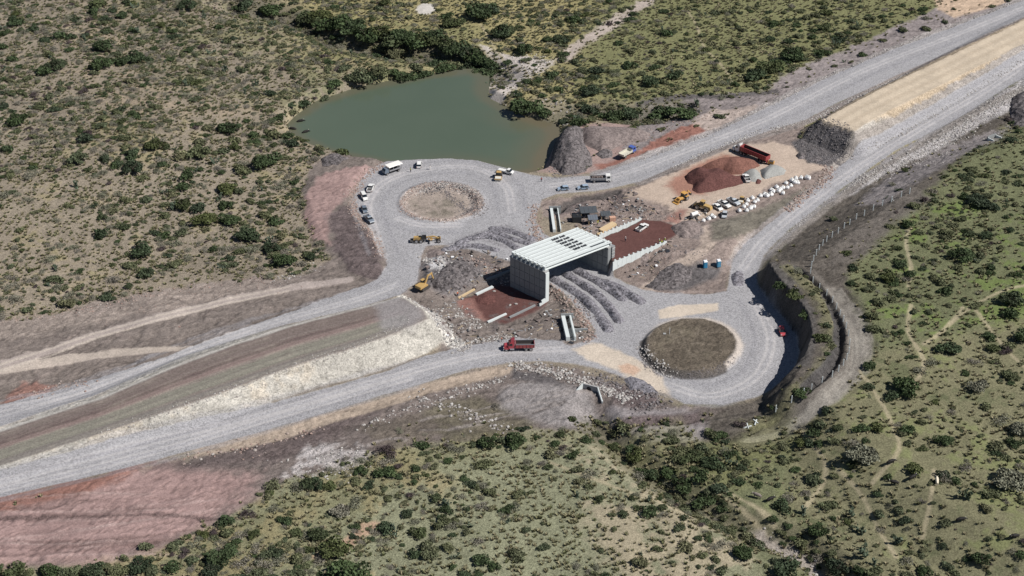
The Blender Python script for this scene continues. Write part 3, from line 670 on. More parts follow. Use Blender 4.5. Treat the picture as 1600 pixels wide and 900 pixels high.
def pad_mesh(name, n, seed):
    """clump of prickly pear: upright oval pads branching one from another"""
    r = np.random.default_rng(seed); V, Fq, tn = [], [], []
    ends = [np.array([r.uniform(-.45, .45), r.uniform(-.45, .45), 0.0]) for _ in range(5)]
    for k in range(n):
        o = ends[r.integers(0, len(ends))]
        a = r.uniform(0, 6.28); side = np.array([math.cos(a), math.sin(a), 0]); ax_ = np.array([r.normal() * .5, r.normal() * .5, 1.0]); ax_ /= np.linalg.norm(ax_)
        L_ = r.uniform(.18, .28); wd = L_ * .42; th = np.cross(ax_, side) * .02
        tip = o + ax_ * L_ * 2 * .8
        base = len(V)
        for q in range(6):
            an = 2 * math.pi * q / 6
            V.append(o + ax_ * L_ * .8 * (1 - math.cos(an)) + side * wd * math.sin(an) + th)
        for q in range(6):
            an = 2 * math.pi * q / 6
            V.append(o + ax_ * L_ * .8 * (1 - math.cos(an)) + side * wd * math.sin(an) - th)
        for of in (0, 6): Fq += [[base + of, base + of + 1, base + of + 2, base + of + 3], [base + of, base + of + 3, base + of + 4, base + of + 5]]
        for q in range(6): Fq.append([base + q, base + (q + 1) % 6, base + 6 + (q + 1) % 6, base + 6 + q])
        tn += [r.uniform(.75, 1.3)] * 12
        if tip[2] < 1.0: ends.append(tip)
    me = np_mesh(name, V, Fq)
    a = me.attributes.new('tone', 'FLOAT', 'POINT'); a.data.foreach_set('value', np.array(tn, np.float32))
    me.materials.append(M_nopal)
    return me
BUSH = {'dark': [leaf_mesh('dark_crown', 800, 9, .078, 100 + k, M_leaf_dark) for k in range(4)],
        'olive': [leaf_mesh('olive_crown', 620, 9, .08, 120 + k, M_leaf_olive, stems=4) for k in range(4)],
        'grey': [leaf_mesh('grey_crown', 520, 9, .066, 140 + k, M_leaf_grey, thin=.5, stems=6, flat=.6) for k in range(4)],
        'dead': [leaf_mesh('bare_crown', 420, 6, .12, 160 + k, M_leaf_dead, thin=.22, stems=8, flat=.6) for k in range(2)],
        'nopal': [pad_mesh('cactus_pads', 46, 180 + k) for k in range(3)]}
def big_crown(seed, mat): return leaf_mesh('tree_crown', 1500, 13, .062, seed, mat, tone=(.6, 1.4))
TREE_CROWN = {'dark': [big_crown(200 + k, M_leaf_dark) for k in range(4)], 'olive': [big_crown(210 + k, M_leaf_olive) for k in range(3)], 'grey': [big_crown(220 + k, M_leaf_grey) for k in range(2)]}
def tube_mesh(name, paths, sides=6):
    V, Fq = [], []
    for path in paths:
        base = len(V)
        for k, (p, rad) in enumerate(path):
            p = Vector(p); q = Vector(path[min(k + 1, len(path) - 1)][0]); o = Vector(path[max(k - 1, 0)][0])
            d = (q - o).normalized(); a = d.orthogonal().normalized(); b2 = d.cross(a)
            for s in range(sides):
                an = 2 * math.pi * s / sides
                V.append(p + (a * math.cos(an) + b2 * math.sin(an)) * rad)
        for k in range(len(path) - 1):
            for s in range(sides):
                Fq.append([base + k * sides + s, base + k * sides + (s + 1) % sides, base + (k + 1) * sides + (s + 1) % sides, base + (k + 1) * sides + s])
        Fq.append([base + (len(path) - 1) * sides + s for s in (0, 1, 3, 4)] if sides >= 5 else [base + (len(path) - 1) * sides + s for s in range(4)])
    return np_mesh(name, [tuple(v) for v in V], Fq)
def trunk_mesh(seed):
    r = random.Random(seed)
    P = [[((0, 0, -.15), .075), ((.02, .01, .2), .06), ((.03, .02, .45), .045)]]
    for k in range(5):
        a = k * 1.256 + r.uniform(-.4, .4); d = r.uniform(.3, .5)
        P.append([((.02, .01, .12 + .05 * k), .042), ((math.cos(a) * d * .5, math.sin(a) * d * .5, .38 + .03 * k), .03), ((math.cos(a) * d, math.sin(a) * d, .62 + .05 * k), .012)])
    me = tube_mesh('trunk', P); me.materials.append(M_bark); return me
TRUNK = [trunk_mesh(k) for k in range(3)]

ORD = ['', 'second', 'third', 'fourth', 'fifth', 'sixth', 'seventh', 'eighth', 'ninth', 'tenth', 'eleventh', 'twelfth']
PLACES = [(50, 50, 'on the sandy slope in the upper left corner'), (215, 50, 'on the sandy slope left of the dark ravine'), (60, 200, 'at the left border level with the pond'),
          (170, 110, 'on the upper left hillside below the sandy slope'), (150, 230, 'on scrub hillside well left of the pond'), (265, 235, 'in the big clump left of the pond'), (420, 215, 'beside the left tip of the pond'),
          (310, 320, 'on the hillside left of the far roundabout'), (150, 350, 'in the middle of the left hillside'), (60, 440, 'just above the haul track at the left border'),
          (200, 450, 'on the lower left hillside above the haul track'), (420, 385, 'beside the dark spoil bank left of the roundabout'), (460, 30, 'at the upper end of the dark ravine'),
          (560, 55, 'in the dark ravine behind the pond'), (690, 80, 'in the ravine straight above the pond'), (600, 125, 'on the far bank of the pond'), (750, 110, 'at the far right corner of the pond'),
          (500, 225, 'on the near left bank of the pond'), (760, 15, 'on the far slope above the pond'), (840, 45, 'left of the pale dry creek bed'), (830, 165, 'on the right bank of the pond'), (950, 175, 'in the gully between pond and upper ramp'),
          (1000, 110, 'on the grassy slope right of the creek bed'), (1190, 100, 'beside the bulldozed bank of the upper ramp'), (1200, 40, 'on the far grassy slope near the upper ramp'), (1580, 220, 'below the stony verge at the right border'),
          (1420, 340, 'on the right hillside above the post fence'), (1520, 330, 'near the top of the right hillside'), (1500, 400, 'on the right hillside facing the cutting'), (1570, 470, 'at the right border on the hillside'),
          (1420, 590, 'on the right pasture beyond the fence bend'), (1480, 540, 'beside the bare track on the right pasture'), (1360, 690, 'on the right pasture near the cattle'), (1530, 660, 'on the open right pasture'), (1540, 745, 'low on the right pasture'),
          (1270, 560, 'between the curved cutting and the post fence'), (1240, 660, 'beside the lower end of the post fence'), (1030, 720, 'at the head of the lower ravine'), (1150, 780, 'along the lower ravine'),
          (1380, 840, 'on the pasture right of the lower ravine'), (1230, 870, 'at the bottom border beside the lower ravine'), (850, 760, 'on the pale green slope below the stony fill'), (700, 690, 'along the lower rim of the stony fill'),
          (520, 850, 'on the bottom slope right of the pink soil'), (340, 830, 'along the rim of the pink cleared soil'), (110, 880, 'along the bottom border under the pink soil'), (930, 870, 'low on the pale green slope')]
VEG = []
def veg(x0, y0, s, txt, kind='dark'):
    v = [float(a) for a in txt.split()]
    for i in range(0, len(v), 3): VEG.append((x0 + v[i] / s, y0 + v[i + 1] / s, v[i + 2] / s, kind))
veg(0, 0, 3.2, "80 110 90 25 160 60 160 140 70 300 170 80 230 195 70 350 180 60 285 320 110 225 355 90 380 90 60 465 55 70 500 8 100 520 230 110 495 315 130 615 295 100 690 280 110 740 295 50 665 145 60 870 180 60 945 245 60 940 20 110 85 590 130 20 525 60 775 715 110 655 760 90 670 830 130 600 815 60 520 790 70 600 540 70 1150 630 130 1340 800 160 430 690 90 810 820 60 945 865 100 1220 20 100 20 390 50 100 330 50 10 230 60 60 290 60 610 70 70 540 150 60")
veg(0, 0, 3.2, "890 770 100 990 755 120 1000 700 80 390 785 110 1180 690 80 1120 745 70 1200 840 90", 'olive')
veg(0, 250, 3.2, "915 215 110 985 235 100 1020 285 140 1150 290 120 1120 220 90 515 360 100 720 440 130 740 560 100 1240 370 140 1360 430 110 1425 490 130 1385 300 90 540 675 95 505 280 60 1130 140 110 915 130 90 820 365 75 1545 470 70")
veg(0, 250, 3.2, "1250 200 60 335 710 100 870 520 80 1190 150 70 1320 270 80 1040 340 60 150 740 80 265 590 90", 'olive')
veg(0, 250, 3.2, "75 680 100 60 580 70 150 75 90 20 170 80 460 680 60 575 585 90 255 490 80 1410 120 90 1265 440 90", 'grey')
veg(400, 0, 3.2, "70 50 130 270 90 140 350 120 150 480 130 170 560 170 160 690 190 170 780 200 160 850 200 150 1000 240 150 1080 270 160 1140 310 140 1140 360 120 900 300 100 750 380 120 840 365 80 240 515 90 120 585 80 175 710 80 430 750 80 530 750 60 1130 50 180 1350 530 170 1450 555 100 1240 150 130 990 110 120 650 10 80 1180 30 90 1520 190 90 960 75 70 940 600 1")
veg(400, 0, 3.2, "980 320 110 800 330 100 620 350 120 520 385 140 340 485 70 90 660 90 180 560 60 620 240 100 700 260 110 450 330 90", 'olive')
veg(400, 0, 3.2, "320 70 120 430 110 130 620 150 130 730 170 140 900 180 120 960 210 130 1040 250 130 1110 300 120 1180 330 100 1060 330 110 940 330 100 690 350 90 570 365 90 400 410 90")
veg(750, 0, 3.2, "540 540 100 500 600 100 660 570 130 750 560 120 910 560 140 1010 560 140 560 450 110 850 400 110 980 370 90 740 320 80 580 345 90 350 370 80 340 700 80 420 600 70 750 90 60 1380 370 120 1450 330 140 1560 270 120 1480 110 60 1450 195 50 120 155 130 400 190 90 340 190 70 480 90 80 870 330 60 930 160 70 700 210 60 1540 200 50 210 240 110 40 40 110")
veg(750, 0, 3.2, "480 300 60 410 290 60 270 410 50 420 350 50 640 350 50 760 250 60 860 255 60 1120 170 60 1180 55 60 800 360 60", 'olive')
veg(1150, 0, 3.556, "315 295 120 215 365 120 110 410 120 290 225 70 190 215 60 215 125 70 500 65 80 580 215 70 490 145 90 1520 775 80 430 200 70 480 290 90")
veg(1150, 250, 3.556, "960 350 90 1350 220 150 1430 250 100 1255 520 140 970 630 80 1530 770 150 1570 630 60 840 640 110 920 580 90 1380 80 60 1520 850 110 380 850 90 250 690 100 330 740 110 1290 400 80 1500 60 60 1380 410 80")
veg(1150, 250, 3.556, "1170 400 90 1010 400 60 1240 590 70 1100 650 70 1250 320 80 740 640 70 1360 610 70", 'olive')
veg(1150, 500, 3.556, "1180 155 120 930 365 190 860 410 100 360 395 105 465 85 90 1590 80 120 1410 80 90 780 595 90 690 590 90 995 815 110 1160 850 90 640 790 80 500 495 80 430 620 100 400 670 80 960 605 90 1150 655 120 740 360 80 1270 290 60 560 590 70")
veg(1150, 500, 3.556, "1090 220 100 1030 270 90 1340 360 120 1480 540 110 1560 600 120 710 725 180 1280 800 100 1520 865 190", 'grey')
veg(1100, 650, 3.6, "640 630 120 430 500 110 380 575 60 1130 575 70 750 840 150 430 810 90 220 760 120 1560 790 120 1340 725 60 1030 335 60 980 430 70 150 210 80 100 100 80")
veg(1100, 650, 3.6, "830 530 90 880 640 100 560 540 100 900 740 130 1070 690 110 1470 440 130 960 830 90", 'nopal')
veg(800, 619, 3.2, "690 380 110 620 290 120 780 370 100 850 430 110 960 520 120 1000 330 120 900 300 110 440 510 60 560 580 70 1160 770 120 1370 850 140 1310 605 60 1050 560 70 1020 190 80 750 545 60")
veg(800, 619, 3.2, "830 300 80 1000 180 90 950 250 90 1060 600 60 840 650 80 730 760 70 1060 860 90 340 420 70", 'olive')
veg(450, 619, 3.2, "140 430 110 210 435 90 240 755 170 310 870 210 155 680 120 790 560 75 1130 215 130 1000 220 110 495 365 100 410 440 70 640 780 80 1560 510 50 590 580 80 1100 560 80 330 700 50")
veg(450, 619, 3.2, "510 255 140 400 960 1", 'dead')
veg(450, 619, 3.2, "980 440 80 810 640 90 950 720 80 430 670 70 160 800 100 270 560 110 820 250 80", 'grey')
veg(0, 619, 3.2, "1020 680 70 1355 475 55 1110 790 150 700 835 130 1060 860 120 470 870 130 250 872 130 1580 680 90 1540 430 100 80 870 130 1260 690 60 1430 610 80 860 850 100 1180 720 60")
veg(0, 619, 3.2, "1245 570 95", 'dead')
veg(0, 619, 3.2, "960 800 90 590 870 110 360 880 110 1330 790 90 1290 880 110 1480 800 90", 'olive')
VEG = [v for v in VEG if v[2] > 8]
random.seed(3)
buckets = {}
KNAME = {'dark': 'dark green', 'olive': 'olive green', 'grey': 'grey green', 'dead': 'bare purplish', 'nopal': 'pale green cactus'}
for px, py, wpx, kind in VEG:
    pl = min(PLACES, key=lambda a: (a[0] - px) ** 2 + (1.6 * (a[1] - py)) ** 2)[2]
    size = 'large' if wpx > 38 else 'medium sized' if wpx > 25 else 'small'
    nm = 'cactus' if kind == 'nopal' else 'tree' if wpx >= 33 and kind != 'dead' else 'shrub'
    buckets.setdefault((size, kind, nm, pl), []).append((px, py, wpx))
BIGSPOTS = []
for (size, kind, nm, pl), L_ in buckets.items():
    L_.sort()
    for k, (px, py, wpx) in enumerate(L_):
        p = at(px, py + .22 * wpx)
        depth = (p - Vector((0, 0, CAM_H))).length
        rad = wpx * depth / F_PX / 2 * 1.03
        col = KNAME[kind]
        lab = f"{size.replace(' sized', '')} {col}{'' if kind == 'nopal' else ' ' + nm} {pl}"
        if len(L_) > 1:
            lab += f", {'leftmost' if k == 0 else 'rightmost' if k == len(L_) - 1 else ORD[k] + ' from left'}" if k < 12 else f", {k + 1}th from left"
        BIGSPOTS.append((p.x, p.y, rad))
        h = rad * random.uniform(.8, 1.0)
        grp = {'tree': 'trees scattered over the hillsides', 'shrub': 'shrubs scattered over the hillsides', 'cactus': 'prickly pear clumps'}[nm]
        if nm == 'tree':
            t = empty('tree', (p.x, p.y, p.z - .05), random.uniform(0, 6.28), lab, 'tree', grp)
            crown = link('crown', random.choice(TREE_CROWN[kind]), None, t); crown.scale = (rad, rad * random.uniform(.82, 1.1), h)
            crown.location.z = .12 * rad
            tk = link('trunk', random.choice(TRUNK), None, t); tk.scale = (rad, rad, h)
        else:
            o = link(nm, random.choice(BUSH[kind]), None); tag(o, lab, 'cactus' if nm == 'cactus' else 'shrub', grp)
            o.location = (p.x, p.y, p.z - .05); o.rotation_euler.z = random.uniform(0, 6.28); o.scale = (rad, rad * random.uniform(.85, 1.1), h)
BIGSPOTS = np.array(BIGSPOTS)
print('individual plants', len(BIGSPOTS))

def scatter(name, pts, scl, rot, pick, meshes, label, squash=None):
    """one uncountable mass: points carrying copies of a few source meshes"""
    c = bpy.data.collections.new(name + '_sources')
    for k, me in enumerate(meshes):
        c.objects.link(bpy.data.objects.new(f'{name}_source_{k:02d}', me))
    me = bpy.data.meshes.new(name); me.from_pydata([tuple(p) for p in pts], [], [])
    for nm, dat in (('scl', scl), ('rot', rot), ('sqz', np.ones(len(pts)) if squash is None else squash)):
        me.attributes.new(nm, 'FLOAT', 'POINT').data.foreach_set('value', np.asarray(dat, np.float32))
    me.attributes.new('pick', 'INT', 'POINT').data.foreach_set('value', np.asarray(pick, np.int32))
    o = link(name, me); tag(o, label, None, None, 'stuff')
    ng = bpy.data.node_groups.new(name, 'GeometryNodeTree')
    ng.interface.new_socket('Geometry', in_out='INPUT', socket_type='NodeSocketGeometry')
    ng.interface.new_socket('Geometry', in_out='OUTPUT', socket_type='NodeSocketGeometry')
    N, L = ng.nodes, ng.links
    gi, go = N.new('NodeGroupInput'), N.new('NodeGroupOutput')
    ip = N.new('GeometryNodeInstanceOnPoints'); ci = N.new('GeometryNodeCollectionInfo')
    ci.inputs['Collection'].default_value = c; ci.inputs['Separate Children'].default_value = True; ci.inputs['Reset Children'].default_value = True
    def na(nm, t):
        n = N.new('GeometryNodeInputNamedAttribute'); n.data_type = t; n.inputs['Name'].default_value = nm; return n.outputs['Attribute']
    L.new(gi.outputs[0], ip.inputs['Points']); L.new(ci.outputs[0], ip.inputs['Instance'])
    ip.inputs['Pick Instance'].default_value = True
    L.new(na('pick', 'INT'), ip.inputs['Instance Index'])
    cx = N.new('ShaderNodeCombineXYZ'); L.new(na('rot', 'FLOAT'), cx.inputs['Z']); L.new(cx.outputs[0], ip.inputs['Rotation'])
    s = na('scl', 'FLOAT'); m2 = N.new('ShaderNodeMath'); m2.operation = 'MULTIPLY'; L.new(s, m2.inputs[0]); L.new(na('sqz', 'FLOAT'), m2.inputs[1])
    c2 = N.new('ShaderNodeCombineXYZ'); L.new(s, c2.inputs[0]); L.new(s, c2.inputs[1]); L.new(m2.outputs[0], c2.inputs[2])
    L.new(c2.outputs[0], ip.inputs['Scale']); L.new(ip.outputs[0], go.inputs[0])
    md = o.modifiers.new('spread', 'NODES'); md.node_group = ng
    return o
def in_view(n, r, margin=12):
    """random places on the part of the plain the photograph covers, and a little more"""
    y = r.uniform(242, 655, n); x = r.uniform(-262, 262, n)
    half = (y * CD + CAM_H * SD) * 800 / F_PX + margin
    k = np.abs(x) < half
    return x[k], y[k]
r = np.random.default_rng(5)
x, y = in_view(90000, r)
dens = sample(DENS, x, y)
clump = fbm(x, y, 9, 2, 81) + .7 * fbm(x, y, 28, 2, 83)
prob = dens * np.clip(.29 + .46 * clump, .02, 1)
left = 1 - sst(-20, 40, x - (y - 400) * .25)
k = (r.uniform(size=len(x)) < prob * (1 + .45 * left)) & (seg_dist(WP(POND, -2.5), x, y, True) < 1.0)
x, y, left = x[k], y[k], left[k]
# keep clear of the single shrubs and thin out overlaps
d = np.min(np.hypot(x[:, None] - BIGSPOTS[None, :, 0], y[:, None] - BIGSPOTS[None, :, 1]) - .75 * BIGSPOTS[None, :, 2], axis=1) if len(x) else 0
k = d > 0
x, y, left = x[k], y[k], left[k]
cell = {}
keep = []
s_all = np.clip(r.lognormal(math.log(1.08), .46, len(x)), .4, 2.6)
for i in np.argsort(-s_all):
    c = (int(x[i] // 3), int(y[i] // 3)); ok = True
    for a in (-1, 0, 1):
        for b_ in (-1, 0, 1):
            for j in cell.get((c[0] + a, c[1] + b_), ()):
                if (x[i] - x[j]) ** 2 + (y[i] - y[j]) ** 2 < (.52 * (s_all[i] + s_all[j])) ** 2: ok = False
    if ok: cell.setdefault(c, []).append(i); keep.append(i)
keep = np.array(keep); x, y, left, s_all = x[keep], y[keep], left[keep], s_all[keep]
src = BUSH['dark'] + BUSH['olive'] + BUSH['grey'] + BUSH['dead'] + BUSH['nopal']
u = r.uniform(size=len(x)); q4 = r.integers(0, 4, len(x))
pick = np.where(u < .13 + .10 * (1 - left), q4, np.where(u < .50 + .22 * (1 - left), 4 + q4, np.where(u < .93, 8 + q4, np.where(u < .96, 12 + q4 % 2, 14 + q4 % 3))))
print('scrub', len(x))
scatter('scrub', np.stack([x, y, ground(x, y) - .03], -1), s_all, r.uniform(0, 6.28, len(x)), pick, src, 'low thorny scrub covering the hillsides', r.uniform(.65, 1.0, len(x)))
# grass tussocks
def tuft(seed):
    r2 = np.random.default_rng(seed); n = 26
    a = r2.uniform(0, 6.28, n); b0_ = np.stack([np.cos(a) * .35 * r2.uniform(0, 1, n), np.sin(a) * .35 * r2.uniform(0, 1, n), np.zeros(n)], -1)
    a2 = r2.uniform(0, 6.28, n); tip = b0_ + np.stack([np.cos(a2) * .5, np.sin(a2) * .5, r2.uniform(.3, .8, n)], -1)
    sd = np.stack([-np.sin(a2), np.cos(a2), np.zeros(n)], -1) * .12
    V = np.stack([b0_ - sd, b0_ + sd, tip + sd * .6, tip - sd * .6], 1).reshape(-1, 3)
    me = np_mesh('grass_tuft', V, np.arange(4 * n).reshape(-1, 4))
    me.attributes.new('tone', 'FLOAT', 'POINT').data.foreach_set('value', np.repeat(r2.uniform(.75, 1.25, n), 4).astype(np.float32))
    me.materials.append(M_grass); return me
x, y = in_view(150000, r)
k = (r.uniform(size=len(x)) < np.clip(sample(DENS, x, y), 0, 1) * np.clip(.6 + .5 * fbm(x, y, 6, 2, 91), .05, 1)) & (seg_dist(WP(POND, -2.5), x, y, True) < 1.0)
x, y = x[k], y[k]
print('grass', len(x))
scatter('grass', np.stack([x, y, ground(x, y) - .02], -1), r.uniform(.4, 1.0, len(x)), r.uniform(0, 6.28, len(x)), r.integers(0, 5, len(x)), [tuft(k) for k in range(5)], 'dry grass tussocks between the bushes')

# ---------------------------------------------------------------- loose rock
def rock_mesh(name, seed, mat, flat=.7):
    bm = bmesh.new(); bmesh.ops.create_icosphere(bm, subdivisions=1, radius=1)
    r2 = random.Random(seed)
    for v in bm.verts:
        v.co *= r2.uniform(.7, 1.15); v.co.z = v.co.z * flat + .15
        v.co.x *= 1.15
    me = bpy.data.meshes.new(name); bm.to_mesh(me); bm.free(); me.materials.append(mat); return me
ROCKS = [[rock_mesh('rock', 300 + k + 20 * j, mt) for k in range(5)] for j, mt in enumerate((M_rock_w, M_rock_r, M_rock_d))]
RUB = []
def P_ok(a): return seg_dist(FILL, np.array([a[0]]), np.array([a[1]]), True)[0] < -.5
def rubble(txt, z, hw, n, smin, smax, kind, closed=False):
    P = WP(pairs(txt), z)
    if closed:
        xx = rng.uniform(P[:, 0].min(), P[:, 0].max(), n * 4); yy = rng.uniform(P[:, 1].min(), P[:, 1].max(), n * 4)
        k = seg_dist(P, xx, yy, True) > 0; xx, yy = xx[k][:n], yy[k][:n]
    else:
        P = spline(P); sg = np.linalg.norm(np.diff(P, axis=0), axis=1); cs = np.concatenate([[0], np.cumsum(sg)])
        t = rng.uniform(0, cs[-1], n); xx = np.interp(t, cs, P[:, 0]) + rng.normal(0, hw * .5, n); yy = np.interp(t, cs, P[:, 1]) + rng.normal(0, hw * .5, n)
    s = smin + (smax - smin) * rng.uniform(0, 1, len(xx)) ** 2.2
    for a in zip(xx, yy, s): P_ok(a) and RUB.append((a[0], a[1], a[2] * .68, kind))
rubble("600 254 575 270 558 290 550 310 552 330 566 352 582 372 598 400", .6, 2.2, 900, .15, .6, 1)
rubble("628 461 655 480 690 510 724 541", 1.5, 2.6, 900, .2, .75, 0)
rubble("640 520 560 552 460 585 360 617 260 648 160 678", 2, 2.2, 700, .12, .4, 0)
rubble("700 470 730 490 745 505 700 510 680 480", 0, 3, 260, .2, .7, 0)
rubble("720 535 780 528 800 522", 0, 2, 160, .2, .7, 0)
rubble("852 445 880 465 905 490 922 520 915 535", -.2, 2.0, 420, .2, .7, 1)
rubble("875 440 905 470 925 500", -.2, 1.6, 160, .2, .6, 2)
rubble("800 572 850 578 900 590 940 605 985 625", -.4, 2.6, 700, .2, .8, 0)
rubble("930 590 970 602 1010 615 1030 628 1000 640", -.4, 3, 420, .2, .8, 2)
rubble("700 610 740 600 780 590 640 640 560 670", 0, 2, 220, .15, .7, 0)
rubble("280 720 340 705 420 690 500 670", 0, 2, 90, .2, .8, 1)
rubble("470 745 500 725 530 705 560 735 520 740", 0, 4, 300, .1, .6, 0)
rubble("640 625 720 640 790 670", 0, 3, 160, .15, .8, 0)
rubble("0 500 100 488 200 466 330 443 420 434", .2, 3, 500, .12, .5, 1)
rubble("430 440 470 425 500 415", .2, 3, 160, .12, .5, 0)
rubble("150 505 250 480 350 455 450 450", .2, 4, 240, .1, .35, 1)
rubble("1000 250 1100 213 1200 165 1300 116 1400 73 1500 36 1590 2", 0, 1.2, 800, .15, .6, 0)
rubble("1050 262 1120 232 1190 205 1262 189 1330 157 1420 115", 0, 1.6, 900, .15, .6, 0)
rubble("1340 285 1420 245 1510 197 1600 135", .4, 4.2, 2200, .15, .65, 0)
rubble("1230 365 1290 316 1340 284", 0, 1.0, 160, .15, .5, 0)
rubble("1318 250 1380 225 1460 180 1560 120 1600 95", 0, 1.4, 420, .15, .6, 0)
rubble("1242 215 1286 190 1334 212 1318 248 1262 244", 3, 0, 900, .15, .5, 2, True)
rubble("1232 328 1256 304 1280 288 1300 262 1284 268", .4, 2.2, 420, .2, .8, 1)
rubble("1000 545 1010 555 1030 575 1050 585", .5, 2.0, 120, .2, .7, 0)
rubble("1000 550 1015 575 1050 588 1110 582 1150 560", .4, 1.2, 350, .12, .4, 2)
rubble("838 320 835 340 838 365 860 385", .2, 2.4, 360, .15, .7, 1)
rubble("650 296 690 286 735 297 752 320 740 334 700 300 690 292 660 300", .2, 2.0, 1100, .15, .5, 2)
rubble("650 300 680 290 720 293 740 305", 0, 2.2, 500, .15, .5, 0)
rubble("700 290 735 300 750 320 735 335 690 344 640 335 630 315 650 295 690 285", .2, 1.6, 1500, .12, .42, 1)
rubble("880 245 870 270 900 265 905 230", 0, 4, 500, .15, .6, 2)
rubble("850 150 900 175 880 190", 0, 4, 160, .2, .8, 0)
rubble("760 110 800 95 850 95 790 150", 0, 4, 360, .15, .7, 0)
rubble("660 400 690 410 700 425 680 430", .8, 3, 160, .2, .7, 0)
rubble("740 410 770 420 790 435 730 400", .3, 3, 260, .15, .6, 1)
rubble("960 310 1000 330 1040 330 980 345 940 320", .5, 5, 420, .12, .5, 1)
rubble("1000 390 1040 400 1020 430 1000 415", 1, 5, 300, .1, .4, 1)
rubble("960 340 1010 330 1060 390 1100 410", .8, 4, 200, .15, .5, 2)
rubble("1440 265 1500 215 1560 205 1600 190", 1, 4, 160, .15, .6, 0)
rubble("1180 820 1240 850 1290 900", 0, 4, 60, .15, .7, 0)
rubble("1060 190 1100 180 1000 215 950 240", 0, 4, 260, .12, .5, 1)
rubble("40 620 90 605 140 600", 0, 3, 90, .15, .6, 1)
RA = np.array(RUB)
scatter('rubble', np.stack([RA[:, 0], RA[:, 1], ground(RA[:, 0], RA[:, 1])], -1), RA[:, 2], rng.uniform(0, 6.28, len(RA)), (RA[:, 3] * 5 + rng.integers(0, 5, len(RA))).astype(int), ROCKS[0] + ROCKS[1] + ROCKS[2], 'broken stone along the road edges and tips')
# single boulders that stand out
BOULD = [("on the left rim of the nearer island", "1003 545 8 0 1010 549 7 0 1008 541 7 2 1028 568 8 0 1036 563 7 0 1044 570 7 0 1040 575 6 0 1022 575 7 0 1032 577 6 2"),
         ("on the dirt below the lower ramp", "380 718 7 1 395 715 6 1 405 712 6 1 415 708 6 1 372 687 7 1 385 686 6 0 310 708 5 1 418 720 6 0 440 722 6 0 450 720 7 0"),
         ("on the stony fill under the red truck", "735 674 8 0 718 655 6 0 556 716 7 0 558 700 6 0 700 690 6 0 450 718 6 0 640 620 6 0 655 612 7 0 662 608 6 0"),
         ("in the pit beside the bridge", "772 455 9 0 797 477 9 0 806 475 10 0 742 447 7 0 695 416 8 0 704 420 7 0 688 404 6 0"),
         ("at the foot of the white rock tip", "690 486 8 0 700 492 8 0 712 496 7 0 722 505 8 0 700 504 7 0 776 522 9 0 785 519 8 0 768 525 7 0"),
         ("along the stony slope above the headwall", "806 578 8 0 838 582 7 0 856 578 8 0 872 586 8 0 884 592 7 0 900 597 8 0 915 600 7 0 812 590 7 0 822 586 7 0 967 618 8 0 975 622 7 0"),
         ("on the far verge of the upper ramp", "1428 58 7 0 1432 63 6 0 1422 66 6 0 1367 80 6 0 1382 78 6 0"),
         ("on the haul track bank at left", "280 511 8 1 15 498 7 1 25 502 6 1 95 596 6 1")]
for place, txt in BOULD:
    v = [float(a) for a in txt.split()]
    for i in range(0, len(v), 4):
        p = at(v[i], v[i + 1]); kd = int(v[i + 3])
        o = link('boulder', random.choice(ROCKS[kd])); s = .62 * v[i + 2] * (p - Vector((0, 0, CAM_H))).length / F_PX / 2
        o.location = p; o.scale = (s, s * random.uniform(.75, 1), s * random.uniform(.8, 1.1)); o.rotation_euler.z = random.uniform(0, 6.28)
        n_ = len(v) // 4; rk = sorted(range(n_), key=lambda q: v[4 * q]).index(i // 4)
        pos_ = 'leftmost' if rk == 0 else 'rightmost' if rk == n_ - 1 else ORD[rk] + ' from left'
        tag(o, f"{['pale grey', 'reddish', 'dark'][kd]} boulder {place}, {pos_}", 'boulder', 'boulders ' + place)

